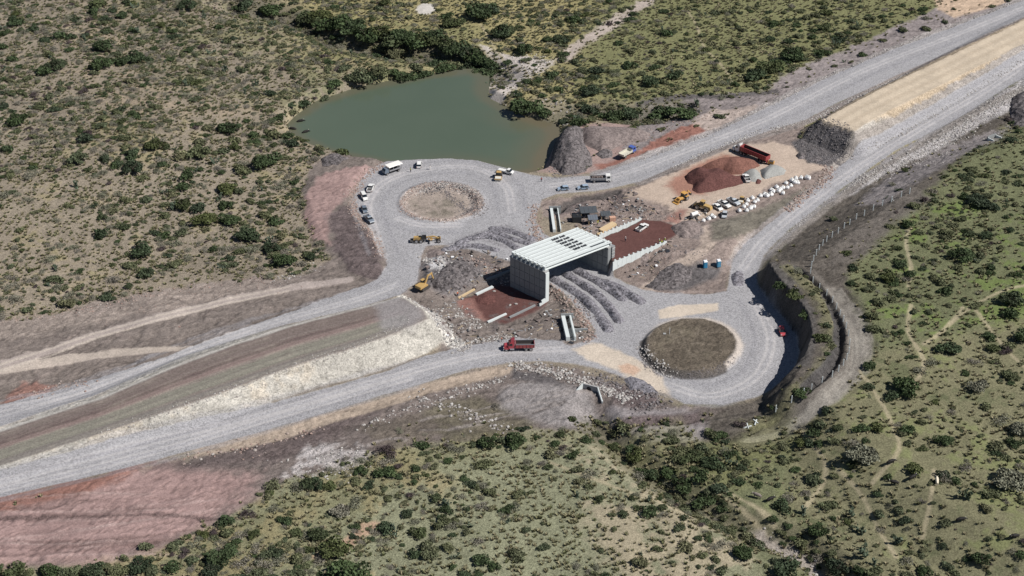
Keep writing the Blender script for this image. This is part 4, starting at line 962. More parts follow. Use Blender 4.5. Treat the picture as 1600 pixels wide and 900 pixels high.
# ================================================================ built things
class MB:
    """collects boxes, prisms and tubes, then links them as ONE mesh object"""
    def __init__(s): s.V, s.F, s.S = [], [], []
    def add(s, V, F):
        b = len(s.V); s.V += [tuple(v) for v in V]; s.F += [[b + i for i in f] for f in F]; return s
    def box(s, x0, x1, y0, y1, z0, z1, tx=0, ty=0, sx=0):
        """box whose top is drawn in by tx, ty and shifted by sx"""
        return s.add([(x0, y0, z0), (x1, y0, z0), (x1, y1, z0), (x0, y1, z0), (x0 + tx + sx, y0 + ty, z1), (x1 - tx + sx, y0 + ty, z1), (x1 - tx + sx, y1 - ty, z1), (x0 + tx + sx, y1 - ty, z1)],
                     [[0, 3, 2, 1], [4, 5, 6, 7], [0, 1, 5, 4], [1, 2, 6, 5], [2, 3, 7, 6], [3, 0, 4, 7]])
    def prism(s, prof, y0, y1, inset=None):
        """side outline in (x, z) run across from y0 to y1; inset pulls single points towards the middle"""
        n = len(prof); ins = inset or [0] * n
        V = [(p[0], y0 + i, p[1]) for p, i in zip(prof, ins)] + [(p[0], y1 - i, p[1]) for p, i in zip(prof, ins)]
        F = [list(range(n)), list(range(2 * n - 1, n - 1, -1))] + [[k, n + k, n + (k + 1) % n, (k + 1) % n] for k in range(n)]
        return s.add(V, F)
    def cyl(s, p, axis, r, length, n=12, r2=None, hollow=0):
        p = Vector(p); a = Vector(axis).normalized(); u = a.orthogonal().normalized(); v = a.cross(u); r2 = r if r2 is None else r2
        V = []
        for q, rr in ((p - a * length / 2, r), (p + a * length / 2, r2)):
            for k in range(n):
                an = 2 * math.pi * k / n; V.append(q + (u * math.cos(an) + v * math.sin(an)) * rr)
        F = [[k, (k + 1) % n, n + (k + 1) % n, n + k] for k in range(n)]
        F += [list(range(n - 1, -1, -1)), list(range(n, 2 * n))]
        return s.add(V, F)
    def bar(s, a, b, w, h=None):
        a, b = Vector(a), Vector(b); d = (b - a).normalized(); h = w if h is None else h
        up = Vector((0, 0, 1)) if abs(d.z) < .95 else Vector((1, 0, 0))
        x = d.cross(up).normalized() * w / 2; y = x.cross(d).normalized() * h / 2
        V = [q + i * x + j * y for q in (a, b) for i, j in ((-1, -1), (1, -1), (1, 1), (-1, 1))]
        return s.add(V, [[3, 2, 1, 0], [4, 5, 6, 7], [0, 1, 5, 4], [1, 2, 6, 5], [2, 3, 7, 6], [3, 0, 4, 7]])
    def mesh(s, name, mat, bevel=0.0, smooth=False):
        me = bpy.data.meshes.new(name); me.from_pydata(s.V, [], s.F)
        bm = bmesh.new(); bm.from_mesh(me); bmesh.ops.recalc_face_normals(bm, faces=bm.faces)
        if bevel: bmesh.ops.bevel(bm, geom=list(bm.edges), offset=bevel, segments=1, affect='EDGES', clamp_overlap=True)
        if smooth:
            for f in bm.faces: f.smooth = True
        bm.to_mesh(me); bm.free(); me.materials.append(mat); return me
    def build(s, name, mat, parent=None, bevel=0.0, smooth=False): return link(name, s.mesh(name, mat, bevel, smooth), None, parent)

def paintm(name, c, rough=.35, dirt=.35): return simple(name, c, rough, 0, .08, 2, .5, dirt)
P_WHITE = paintm('white_paint', (.80, .80, .78)); P_SILVER = paintm('silver_paint', (.48, .52, .56)); P_BLUE = paintm('pale_blue_paint', (.30, .40, .52)); P_SLATE = paintm('slate_paint', (.16, .21, .27)); P_NAVY = paintm('slate_blue_paint', (.10, .145, .20))
P_RED = paintm('red_paint', (.42, .025, .05)); P_CRIM = paintm('crimson_paint', (.30, .018, .028)); P_YEL = paintm('machine_yellow', (.55, .33, .06), .5, .75); P_ORANGE = paintm('machine_orange', (.66, .34, .05), .45, .5)
P_ROYAL = paintm('royal_blue_paint', (.03, .10, .42)); P_BONE = paintm('bone_paint', (.62, .60, .50)); P_GREY = paintm('grey_paint', (.25, .26, .28))
GLASS = simple('dark_window_glass', (.015, .02, .025), .08, 0, .05, 1, .6)
RUBBER = simple('tyre_rubber', (.025, .024, .024), .9, 0, .2, 3, .2, .35); RIM = simple('wheel_rim', (.42, .42, .43), .4, .6, .1, 2); STEEL = simple('dark_steel', (.06, .06, .065), .6, .4, .2, 3, .3, .3)
CHROME = simple('bright_metal', (.6, .6, .62), .3, .8, .05); LAMP = simple('lamp_lens', (.75, .75, .70), .15); TAIL = simple('tail_lamp_lens', (.40, .02, .02), .2)
CONC = simple('shaded_cast_concrete', (.25, .26, .262), .9, 0, .16, .8, .15); CONC_W = simple('pale_precast_concrete', (.58, .615, .605), .8, 0, .12, .7, .3); CONC_D = simple('weathered_concrete', (.36, .36, .355), .9, 0, .2, .7, .1)  # CONC is darkened so its own colour carries the abutment shade
WOOD = simple('sawn_timber', (.58, .44, .27), .8, 0, .2, 2); TARP = simple('white_tarpaulin', (.78, .75, .70), .7, 0, .06); BAG = simple('woven_white_sack', (.80, .80, .80), .85, 0, .07, 2, .2); SHEET = simple('dark_roof_sheet', (.085, .095, .105), .6, .2, .2, 1.5)
BLACKBIN = simple('black_plastic', (.02, .022, .025), .6); BRICKRED = simple('salmon_blocks', (.60, .36, .26), .9); TOILET = simple('blue_plastic', (.05, .24, .42), .5); TOILET2 = simple('teal_plastic', (.10, .30, .46), .5); WROOF = simple('white_plastic', (.8, .8, .8), .5)

def heading(a, b):
    pa, pb = at(*a), at(*b); return pa, math.atan2(pb.y - pa.y, pb.x - pa.x)
def wheel(parent, x, y, r, wd, rim=True):
    t = MB().cyl((x, y, r), (0, 1, 0), r, wd, 14).build('wheel', RUBBER, parent)
    if rim: MB().cyl((x, y + math.copysign(wd * .5, y), r), (0, 1, 0), r * .58, .03, 10).build('rim', RIM, t)
    return t
def axle_pair(parent, x, hw, r, wd):
    for sgn in (-1, 1): wheel(parent, x, sgn * hw, r, wd)

def car(label, a, b, mat, style='sedan', cat='car', group=None, at_pt=None):
    """a = tail, b = nose, as picture points of the ground under them"""
    p, hd = heading(a, b); mid = (at(*a) + at(*b)) / 2; mid.z = float(ground(mid.x, mid.y))
    nm = {'sedan': 'parked_car', 'hatch': 'parked_car', 'suv': 'parked_car', 'pickup': 'pickup_truck'}[style]
    t = empty(nm, mid, hd, label, cat, group)
    L_ = {'sedan': 4.4, 'hatch': 4.0, 'suv': 4.6, 'pickup': 5.2}[style] / 2; hw = .88 if style != 'pickup' else .93
    zb = .32 if style != 'pickup' else .42
    if style == 'pickup':
        MB().prism([(-L_, zb), (L_, zb), (L_, .85), (L_ - .12, 1.0), (L_ - 1.35, 1.12), (-.55, 1.12), (-.55, .72), (-L_ + .08, .72), (-L_ + .08, 1.1), (-L_, 1.1)], -hw, hw, [.05, .05, .08, .12, .06, .06, 0, 0, 0, 0]).build('body', mat, t)
        sd = MB(); [sd.box(-L_, -.55, s_ * hw - (.08 if s_ > 0 else 0), s_ * hw + (.08 if s_ < 0 else 0), .72, 1.11) for s_ in (-1, 1)]; sd.build('bed_side', mat, t)
        MB().box(-L_ + .1, -.58, -hw + .1, hw - .1, .722, .75).build('bed_floor', STEEL, t)
        cx0, cx1, zt, z0_ = -.55, 1.22, 1.72, 1.10
        g = MB().prism([(cx0, z0_), (cx1, z0_), (cx1 - .62, zt - .04), (cx0 + .12, zt - .04)], -hw + .06, hw - .06, [0, 0, .16, .16]).build('cabin_glass', GLASS, t)
        MB().box(cx0 + .1, cx1 - .56, -hw + .2, hw - .2, zt - .05, zt + .03, .08, .06).build('roof', mat, t)
    else:
        ht = {'sedan': 1.42, 'hatch': 1.48, 'suv': 1.68}[style]; bz = .88 if style != 'suv' else 1.02
        tail = {'sedan': .75, 'hatch': .1, 'suv': .05}[style]
        MB().prism([(-L_, zb), (L_, zb), (L_, .62), (L_ - .15, .76), (L_ - 1.05, bz), (-L_ + tail + .1, bz + .02), (-L_ + .05, bz - .06), (-L_, .6)], -hw, hw, [.05, .05, .1, .14, .05, .05, .1, .06]).build('body', mat, t)
        cx0, cx1 = -L_ + tail + .05, L_ - 1.0
        MB().prism([(cx0, bz), (cx1, bz), (cx1 - .75, ht - .03), (cx0 + (.5 if style == 'sedan' else .3), ht - .03)], -hw + .05, hw - .05, [0, 0, .17, .17]).build('cabin_glass', GLASS, t)
        MB().box(cx0 + (.45 if style == 'sedan' else .22), cx1 - .7, -hw + .2, hw - .2, ht - .04, ht + .03, .08, .06).build('roof', mat, t)
        pl_ = MB()
        for s_ in (-1, 1):
            for xx in (cx0 + .55, (cx0 + cx1) / 2): pl_.bar((xx, s_ * (hw - .055), bz), (xx + .08, s_ * (hw - .2), ht), .07, .07)
        pl_.build('window_pillar', mat, t)
    for s_ in (-1, 1):
        for xx in (-L_ + .85, L_ - .85): wheel(t, xx, s_ * (hw - .1), .34 if style != 'pickup' else .38, .22)
        MB().box(L_ - .08, L_ + .015, s_ * hw * .7 - .2, s_ * hw * .7 + .2, .6, .76).build('headlight', LAMP, t)
        MB().box(-L_ - .015, -L_ + .05, s_ * hw * .8 - .1, s_ * hw * .8 + .1, .66, .86).build('tail_light', TAIL, t)
        MB().box(L_ - 1.5, L_ - 1.32, s_ * (hw + .1) - .08, s_ * (hw + .1) + .08, bz if style != 'pickup' else 1.1, (bz if style != 'pickup' else 1.1) + .16).build('mirror', mat, t)
    MB().box(L_ - .05, L_ + .06, -hw + .06, hw - .06, zb, zb + .2).build('bumper', STEEL if style == 'pickup' else mat, t)
    return t

def tractor(t, x, mat, fair=True, day=False):
    """bonneted lorry front, nose at +x"""
    MB().prism([(x - 1.5, .9), (x, .9), (x + .02, 1.45), (x - .25, 1.75), (x - 1.5, 1.95)], -.85, .85, [0, .1, .14, .16, .05]).build('hood', mat, t)
    c0 = x - 3.1 if fair else x - 2.9
    MB().prism([(c0, .9), (x - 1.4, .9), (x - 1.4, 1.95), (x - 1.75, 2.75), (c0, 2.8)], -1.15, 1.15, [0, 0, 0, .1, .1]).build('cab', mat, t)
    MB().prism([(x - 1.40, 2.0), (x - 1.36, 2.02), (x - 1.69, 2.68), (x - 1.73, 2.68)], -1.0, 1.0, [0, 0, .1, .1]).build('windshield', GLASS, t)
    for s_ in (-1, 1): MB().box(x - 2.5, x - 1.75, s_ * 1.13 - .03, s_ * 1.13 + .03, 1.95, 2.6, .05, 0).build('side_window', GLASS, t)
    if fair: MB().prism([(c0, 2.78), (x - 1.85, 2.76), (x - 2.15, 3.2), (c0 + .05, 3.65)], -1.08, 1.08, [0, .1, .2, .12]).build('roof_fairing', mat, t)
    for s_ in (-1, 1):
        MB().prism([(x - 1.35, .75), (x - .2, .75), (x - .15, 1.05), (x - .55, 1.3), (x - 1.0, 1.3)], s_ * 1.0 - .22, s_ * 1.0 + .22).build('fender', mat, t)
        wheel(t, x - .78, s_ * 1.0, .5, .3)
        MB().box(x - .1, x + .03, s_ * .72 - .14, s_ * .72 + .14, 1.0, 1.25).build('headlight', LAMP, t)
        MB().cyl((x - 2.4, s_ * 1.0, .75), (1, 0, 0), .3, 1.2, 12).build('fuel_tank', CHROME, t)
        MB().cyl((c0 - .12, s_ * .95, 2.2), (0, 0, 1), .08, 2.4, 8).build('exhaust_stack', CHROME, t)
        MB().box(x - 1.6, x - 1.45, s_ * 1.32 - .06, s_ * 1.32 + .06, 1.9, 2.4).build('mirror', STEEL, t)
    MB().box(x - .1, x + .12, -1.15, 1.15, .45, .85).build('bumper', CHROME, t)
    MB().box(x + .0, x + .04, -.55, .55, .95, 1.6).build('grille', STEEL, t)
def open_box(t, x0, x1, hw, z0, z1, mat, inner, rim_mat=None):
    MB().box(x0, x1, -hw, hw, z0, z0 + .12).build('bed_floor', inner, t)
    for s_ in (-1, 1):
        MB().box(x0, x1, s_ * hw - .06, s_ * hw + .06, z0 + .002, z1).build('bed_side', mat, t)
        MB().box(x0, x1, s_ * (hw - .085) - .02, s_ * (hw - .085) + .02, z0 + .13, z1 - .03).build('bed_lining', inner, t)
        MB().box(x0, x1, s_ * hw - .09, s_ * hw + .09, z1 - .002, z1 + .1).build('top_rail', rim_mat or mat, t)
        rb = MB(); n = int((x1 - x0) / .9)
        for k in range(n + 1):
            xx = x0 + .08 + (x1 - x0 - .16) * k / n; rb.box(xx - .05, xx + .05, s_ * (hw + .09) - .04, s_ * (hw + .09) + .04, z0, z1)
        rb.build('bed_rib', mat, t)['kind'] = 'stuff'
    MB().box(x0 - .06, x0 + .06, -hw + .06, hw - .06, z0 + .004, z1).build('tailgate', mat, t)
    MB().box(x1 - .06, x1 + .06, -hw + .06, hw - .06, z0 + .004, z1 + .25).build('headboard', mat, t)

def red_dump_truck():
    p, hd = heading((834, 545), (787, 546)); mid = (at(834, 545) + at(787, 546)) / 2
    t = empty('dump_truck', mid, hd, 'red dump truck with empty dark bed driving on the lower gravel ramp', 'dump truck')
    MB().box(-4.2, 4.0, -.45, .45, .75, 1.0).build('chassis', STEEL, t)
    tractor(t, 4.3, P_RED); open_box(t, -4.4, .9, 1.2, 1.15, 2.25, P_CRIM, STEEL, CHROME)
    for x in (-3.4, -2.1): axle_pair(t, x, 1.0, .52, .5)
    for s_ in (-1, 1): MB().box(-4.1, -1.4, s_ * 1.05 - .28, s_ * 1.05 + .28, 1.07, 1.12).build('mudguard', P_GREY, t)
red_dump_truck()
def semi_truck():
    p, hd = heading((1200, 256), (1146, 234)); mid = (at(1200, 256) + at(1146, 234)) / 2; mid.z = .6
    t = empty('semi_truck', mid, hd, 'white tractor unit coupled to a long red open tipping trailer', 'semi truck')
    MB().box(-.2, 7.0, -.45, .45, .75, 1.0).build('chassis', STEEL, t)
    tractor(t, 7.6, P_WHITE)
    for x in (3.4, 2.1): axle_pair(t, x, 1.0, .52, .5)
    MB().box(-7.2, 3.6, -.5, .5, 1.05, 1.3).build('trailer_frame', STEEL, t)
    open_box(t, -7.4, 3.9, 1.25, 1.4, 3.0, P_CRIM, STEEL)
    for x in (-6.4, -5.1, -3.8): axle_pair(t, x, 1.0, .52, .5)
    MB().box(-7.5, -7.44, -1.0, 1.0, .7, 1.1).build('rear_bumper', P_RED, t)
semi_truck()
def tipper(label, a, b, cabm, bedm, L_=7.0):
    p, hd = heading(a, b); mid = (at(*a) + at(*b)) / 2; mid.z = float(ground(mid.x, mid.y))
    t = empty('tipper_truck', mid, hd, label, 'truck')
    MB().box(-L_ / 2, L_ / 2 - .6, -.4, .4, .7, .95).build('chassis', STEEL, t)
    x = L_ / 2
    MB().prism([(x - 1.9, .75), (x, .75), (x, 1.7), (x - .35, 2.6), (x - 1.9, 2.6)], -1.1, 1.1, [0, .05, .05, .12, .12]).build('cab', cabm, t)
    MB().prism([(x + .005, 1.72), (x + .03, 1.74), (x - .31, 2.5), (x - .34, 2.5)], -.95, .95, [0, 0, .08, .08]).build('windshield', GLASS, t)
    for s_ in (-1, 1):
        MB().box(x - 1.5, x - .5, s_ * 1.07 - .04, s_ * 1.07 + .04, 1.75, 2.35, .06).build('side_window', GLASS, t)
        MB().box(x - .05, x + .04, s_ * .75 - .15, s_ * .75 + .15, .9, 1.1).build('headlight', LAMP, t)
    MB().box(x - .05, x + .1, -1.1, 1.1, .5, .8).build('bumper', STEEL, t)
    open_box(t, -L_ / 2, x - 2.1, 1.15, 1.05, 1.75, bedm, P_BONE if bedm is P_BONE else STEEL)
    axle_pair(t, x - 1.0, .95, .46, .28); axle_pair(t, -L_ / 2 + 1.3, .9, .46, .5)
    return t
tipper('blue cab tipper truck with pale bed backed up beside the spoil heap', (968, 251), (992, 236), P_ROYAL, P_BONE, 7.2)
t = tipper('white cab lorry with grey open bed on the ramp behind two blue cars', (921, 284), (956, 283), P_WHITE, P_GREY, 7.2)
ld = MB()
for k in range(7): ld.box(-3 + .55 * k, -2.6 + .55 * k, -.8 + .1 * (k % 3), .3 + .2 * (k % 2), 1.2, 1.9 + .15 * (k % 3))
ld.build('load', M_dirtspoil, t)
def tarp_truck():
    p, hd = heading((627, 264), (598, 274)); mid = (at(627, 264) + at(598, 274)) / 2
    t = empty('stake_truck', mid, hd, 'dark cab truck under a long white tarpaulin roof beside the pond edge', 'truck')
    MB().box(-3.3, 3.0, -.4, .4, .7, .95).build('chassis', STEEL, t)
    MB().prism([(1.9, .75), (3.5, .75), (3.5, 1.6), (3.1, 2.4), (1.9, 2.4)], -1.05, 1.05, [0, .05, .05, .1, .1]).build('cab', P_NAVY, t)
    MB().prism([(3.505, 1.65), (3.53, 1.65), (3.15, 2.3), (3.12, 2.3)], -.9, .9).build('windshield', GLASS, t)
    MB().box(-3.4, 1.7, -1.15, 1.15, 1.0, 1.15).build('bed_floor', STEEL, t)
    for s_ in (-1, 1):
        pp = MB(); [pp.box(x - .05, x + .05, s_ * 1.1 - .05, s_ * 1.1 + .05, 1.15, 2.8) for x in (-3.3, -1.7, 0, 1.6)]; pp.build('roof_post', P_GREY, t)
        MB().box(-3.4, 1.7, s_ * 1.13 - .03, s_ * 1.13 + .03, 1.16, 1.6).build('bed_side', P_GREY, t)
    MB().prism([(-3.6, 2.75), (2.0, 2.75), (2.0, 2.95), (-3.6, 2.95)], -1.45, 1.45, [0, 0, .15, .15]).build('tarpaulin', TARP, t)
    axle_pair(t, 2.6, .95, .46, .28); axle_pair(t, -2.2, .9, .46, .5)
tarp_truck()

# cars and pickups
G_L = 'vehicles parked along the left rim of the far roundabout'
car('white sport utility car at the far roundabout edge beside the pond, nose outward', (654.5, 265), (655.5, 254), P_WHITE, 'suv')
car('white pickup with open dark bed, topmost on the left rim of the roundabout', (577, 301), (581, 291.5), P_WHITE, 'pickup', 'pickup', G_L)
car('white pickup second from top on the left rim of the roundabout', (566, 304), (572, 315), P_WHITE, 'suv', 'car', G_L)
car('dark slate car third from top on the left rim of the roundabout', (567, 323), (572, 335), P_NAVY, 'sedan', 'car', G_L)
car('slate blue pickup at the lower end of the parked row by the roundabout', (572, 340), (582, 350), P_SLATE, 'pickup', 'pickup', G_L)
car('pale blue car left of its twin on the ramp above the bridge', (890, 296), (870, 297.5), P_BLUE, 'hatch')
car('pale blue car with roof light, right one of the pair above the bridge', (921, 294.5), (901, 296), P_BLUE, 'hatch')
car('small red car at the edge of the cutting shadow on the near roundabout', (1220.5, 516), (1223.5, 525), P_RED, 'hatch')
car('white pickup standing on the red fill between the stepped walls', (995, 363), (1011, 353), P_WHITE, 'pickup', 'pickup')
car('white pickup with dark bed parked between the red and grey heaps', (1169, 286), (1163, 276), P_WHITE, 'pickup', 'pickup')
G_Y = 'vehicles parked at the end of the sack row'
car('white car beside the yellow loader at the end of the sack row', (1115, 321), (1127, 330), P_WHITE, 'sedan', 'car', G_Y)
car('white pickup in the middle of three parked by the sacks', (1124, 317), (1139, 326), P_WHITE, 'pickup', 'pickup', G_Y)
car('white and grey pickup closest to the white sacks', (1140, 314), (1152, 322), P_SILVER, 'pickup', 'pickup', G_Y)
car('silver car parked apart below the three white vehicles', (1133, 331), (1131, 343), P_SILVER, 'sedan', 'car', G_Y)
def flatbed():
    p, hd = heading((779, 268), (802, 273)); mid = (at(779, 268) + at(802, 273)) / 2
    t = empty('flatbed_truck', mid, hd, 'white light truck with flat white bed behind the road roller', 'truck')
    MB().prism([(.6, .5), (2.7, .5), (2.7, .95), (2.0, 1.15), (.6, 1.15)], -.95, .95, [0, .08, .1, .05, 0]).build('body', P_WHITE, t)
    MB().prism([(.6, 1.14), (2.05, 1.14), (1.5, 1.8), (.7, 1.8)], -.9, .9, [0, 0, .14, .14]).build('cabin_glass', GLASS, t)
    MB().box(.66, 1.55, -.78, .78, 1.79, 1.86, .06, .05).build('roof', P_WHITE, t)
    MB().box(-2.9, .5, -1.1, 1.1, .8, .95).build('bed', P_WHITE, t)
    for s_ in (-1, 1): MB().box(-2.9, .5, s_ * 1.08 - .03, s_ * 1.08 + .03, .952, 1.3).build('bed_side', P_WHITE, t)
    MB().box(.42, .5, -1.05, 1.05, .953, 1.6).build('headboard', P_WHITE, t)
    axle_pair(t, 1.9, .85, .38, .22); axle_pair(t, -1.7, .85, .38, .3)
    for s_ in (-1, 1): MB().box(2.66, 2.73, s_ * .7 - .16, s_ * .7 + .16, .7, .88).build('headlight', LAMP, t)
flatbed()

# construction machines
def roller(label, a, b, sc_=1.0, drum=BAG):
    p, hd = heading(a, b); mid = (at(*a) + at(*b)) / 2
    t = empty('road_roller', mid, hd, label, 'road roller'); t.scale = (sc_,) * 3
    MB().cyl((1.75, 0, .78), (0, 1, 0), .78, 2.0, 20).build('drum', simple('dusty_drum', (.62, .60, .54), .6), t, 0)
    fr = MB(); fr.box(.6, 2.6, -1.2, -1.05, .65, 1.05).box(.6, 2.6, 1.05, 1.2, .65, 1.05).box(2.45, 2.6, -1.05, 1.05, .65, 1.05).box(.5, .75, -1.05, 1.05, .6, 1.1); fr.build('drum_frame', P_YEL, t)
    MB().prism([(-2.4, .75), (-.9, .75), (-.9, 1.75), (-2.2, 1.6)], -.75, .75, [.1, 0, 0, .12]).build('engine_hood', P_YEL, t)
    MB().box(-.95, .5, -.7, .7, .7, 1.2).build('platform', STEEL, t)
    MB().box(-.85, .4, -.72, .72, 1.2, 2.35, .08, .06).build('cab_glass', GLASS, t)
    MB().box(-.95, .5, -.85, .85, 2.34, 2.5, .06, .06).build('cab_roof', P_YEL, t)
    axle_pair(t, -1.5, .85, .75, .5)
roller('road roller with yellow roof and pale front drum by the pond edge', (781, 271), (777.5, 286))
roller('small yellow roller parked between the white pickups and white sacks', (1160, 312), (1157, 318.5), .75)
def grader():
    p, hd = heading((640, 378), (690, 377)); mid = (at(640, 378) + at(690, 377)) / 2
    t = empty('motor_grader', mid, hd, 'dusty yellow motor grader with dark cab on the roundabout gravel', 'motor grader')
    MB().bar((-.3, 0, 1.5), (2.6, 0, 1.9), .4, .4).bar((2.6, 0, 1.9), (4.2, 0, 1.2), .38, .4).build('front_frame', P_YEL, t)
    MB().prism([(-3.9, .9), (-1.2, .9), (-1.2, 1.95), (-3.7, 1.85)], -.62, .62, [.05, 0, .03, .1]).build('engine_hood', P_YEL, t)
    MB().box(-4.9, -3.9, -1.0, 1.0, .45, .75).build('ripper', STEEL, t)
    MB().box(-1.2, .35, -.75, .75, 1.0, 1.6).build('cab_base', STEEL, t)
    MB().box(-1.15, .3, -.78, .78, 1.6, 2.95, .06, .05).build('cab_glass', GLASS, t)
    MB().box(-1.25, .4, -.85, .85, 2.94, 3.08, .05, .05).build('cab_roof', P_GREY, t)
    MB().bar((1.3, -1.75, .42), (2.0, 1.75, .42), .12, .7).build('blade', CHROME, t)
    MB().cyl((1.6, 0, .95), (0, 0, 1), .85, .14, 20).build('turntable', P_YEL, t)
    MB().bar((1.1, 0, 1.1), (4.1, 0, 1.0), .22, .22).build('drawbar', P_YEL, t)
    for s_ in (-1, 1):
        MB().bar((.9, s_ * .35, 1.9), (1.5, s_ * .75, 1.0), .14).build('lift_ram', CHROME, t)
        for x in (-2.9, -1.45, 4.2): wheel(t, x, s_ * 1.0, .66, .42)
    MB().bar((4.2, -.9, .66), (4.2, .9, .66), .2).build('front_axle', P_YEL, t)
    MB().cyl((-2.4, .3, 2.3), (0, 0, 1), .07, .9, 8).build('exhaust', STEEL, t)
    MB().box(4.55, 4.75, -.7, .7, .9, 1.5).build('push_plate', P_YEL, t)
grader()
def excavator(label, a, b, mat=P_YEL, reach=1.0, rot=0, fold=False):
    p, hd = heading(a, b)
    t = empty('excavator', p, hd, label, 'excavator')
    for s_ in (-1, 1):
        MB().prism([(-1.7, .0), (1.7, .0), (2.1, .4), (1.8, .85), (-1.8, .85), (-2.1, .4)], s_ * 1.15 - .3, s_ * 1.15 + .3).build('track', STEEL, t)
    MB().box(-.9, .9, -.9, .9, .4, 1.0).build('undercarriage', STEEL, t)
    MB().prism([(-2.5, 1.05), (.9, 1.05), (.9, 1.5), (-.2, 1.95), (-2.5, 1.95)], -1.3, 1.3).build('house', mat, t, .04)
    MB().prism([(-2.9, 1.05), (-2.45, 1.0), (-2.45, 2.0), (-2.8, 1.9)], -1.32, 1.32).build('counterweight', mat, t)
    MB().box(-.2, 1.3, .35, 1.3, 1.3, 2.75, .08, .05).build('cab_glass', GLASS, t)
    MB().box(-.25, 1.3, .32, 1.33, 2.74, 2.86).build('cab_roof', mat, t)
    e = Vector((.6, -.1, 1.5)); k1 = Vector((2.6 * reach, -.1, 4.0)); k2 = Vector((5.2 * reach, -.1, 4.1)); tip = Vector((5.9 * reach, -.1, 1.6))
    MB().bar(e, k1, .42, .6).bar(k1 - Vector((.15, 0, .05)), k2, .4, .5).build('boom', mat, t)
    MB().bar(k2 + Vector((-.5, 0, .35)), tip, .32, .42).build('stick', mat, t)
    MB().bar(e + Vector((.5, 0, -.1)), k1 + Vector((.1, 0, -.35)), .14).bar(k1 + Vector((.3, 0, .4)), k2 + Vector((-.4, 0, .5)), .14).build('ram', CHROME, t)
    MB().prism([(tip.x - .9, tip.z - .9), (tip.x + .1, tip.z - 1.0), (tip.x + .35, tip.z), (tip.x - .15, tip.z + .05), (tip.x - .5, tip.z - .25)], -.65, .45).build('bucket', STEEL, t)
    return t
excavator('yellow excavator working on the dark mound in the pit left of the bridge', (662, 450), (692, 428), P_YEL, .8).scale = (.9, .9, .9)
def backhoe(label, a, b, mat):
    p, hd = heading(a, b); mid = (at(*a) + at(*b)) / 2; mid.z = float(ground(mid.x, mid.y))
    t = empty('backhoe_loader', mid, hd, label, 'backhoe loader')
    MB().prism([(-1.4, .7), (2.2, .7), (2.2, 1.45), (.6, 1.6), (-1.4, 1.2)], -.55, .55).build('body', mat, t, .04)
    MB().box(-1.2, .5, -.8, .8, 1.25, 2.7, .1, .06).build('cab_glass', GLASS, t)
    MB().box(-1.3, .6, -.9, .9, 2.69, 2.85, .05, .05).build('cab_roof', mat, t)
    for s_ in (-1, 1):
        MB().bar((.6, s_ * .75, 1.4), (2.6, s_ * .75, 1.2), .18, .28).bar((2.6, s_ * .75, 1.2), (3.3, s_ * .75, .5), .18, .28).build('loader_arm', mat, t)
        wheel(t, -.9, s_ * .95, .78, .45); wheel(t, 1.75, s_ * .9, .5, .35)
        MB().box(-1.7, -.2, s_ * .95 - .28, s_ * .95 + .28, 1.58, 1.68).build('fender', mat, t)
    MB().prism([(3.0, .1), (4.0, .12), (3.9, .2), (3.3, .35), (3.2, .95), (3.0, .95)], -1.15, 1.15).build('front_bucket', mat, t)
    MB().bar((-1.5, 0, .9), (-2.2, 0, 3.0), .3, .36).build('boom', mat, t)
    MB().bar((-2.2, 0, 3.0), (-3.5, 0, 1.5), .26, .3).build('stick', mat, t)
    MB().prism([(-3.6, 1.6), (-3.2, 1.4), (-3.1, .9), (-3.6, .7), (-3.9, 1.1)], -.4, .4).build('rear_bucket', STEEL, t)
backhoe('orange backhoe loader standing at the left end of the sandy yard', (1076, 309), (1058, 317), P_ORANGE)
def wheel_loader():
    p, hd = heading((1110, 331), (1085, 323)); mid = (at(1110, 331) + at(1085, 323)) / 2; mid.z = float(ground(mid.x, mid.y))
    t = empty('wheel_loader', mid, hd, 'big dusty yellow wheel loader left of the three parked white vehicles', 'wheel loader')
    MB().prism([(-3.4, .9), (-.6, .9), (-.6, 2.1), (-3.1, 1.95)], -.9, .9, [.06, 0, .05, .14]).build('engine_hood', P_YEL, t, .04)
    MB().box(-.6, .7, -.75, .75, .9, 1.7).build('cab_base', P_YEL, t)
    MB().box(-.55, .7, -.78, .78, 1.7, 3.1, .1, .06).build('cab_glass', GLASS, t)
    MB().box(-.65, .8, -.85, .85, 3.09, 3.25, .05, .05).build('cab_roof', P_YEL, t)
    MB().box(.7, 2.0, -.5, .5, .8, 1.5).build('front_frame', P_YEL, t)
    for s_ in (-1, 1):
        MB().bar((1.0, s_ * .55, 1.9), (3.3, s_ * .55, .9), .22, .4).build('lift_arm', P_YEL, t)
        MB().bar((1.2, s_ * .4, 1.3), (2.6, s_ * .4, 1.3), .12).build('ram', CHROME, t)
        wheel(t, -1.9, s_ * 1.1, .82, .6); wheel(t, 1.5, s_ * 1.1, .82, .6)
    MB().prism([(3.0, .15), (4.3, .1), (4.2, .22), (3.4, .45), (3.3, 1.4), (3.0, 1.4)], -1.5, 1.5).build('bucket', STEEL, t)
wheel_loader()
def compressor():
    p = at(1204, 257); t = empty('towed_compressor', p, 2.7, 'small orange machine on the ground behind the red trailer', 'compressor')
    MB().prism([(-1.2, .45), (1.0, .45), (1.0, 1.2), (.5, 1.4), (-1.2, 1.4)], -.6, .6).build('housing', P_ORANGE, t, .05)
    MB().bar((1.0, 0, .55), (2.2, 0, .5), .1).build('tow_bar', STEEL, t)
    for s_ in (-1, 1): wheel(t, -.1, s_ * .68, .34, .2)
    MB().box(-1.0, .6, -.62, .62, 1.39, 1.45, .1, .1).build('lid', STEEL, t)
compressor()
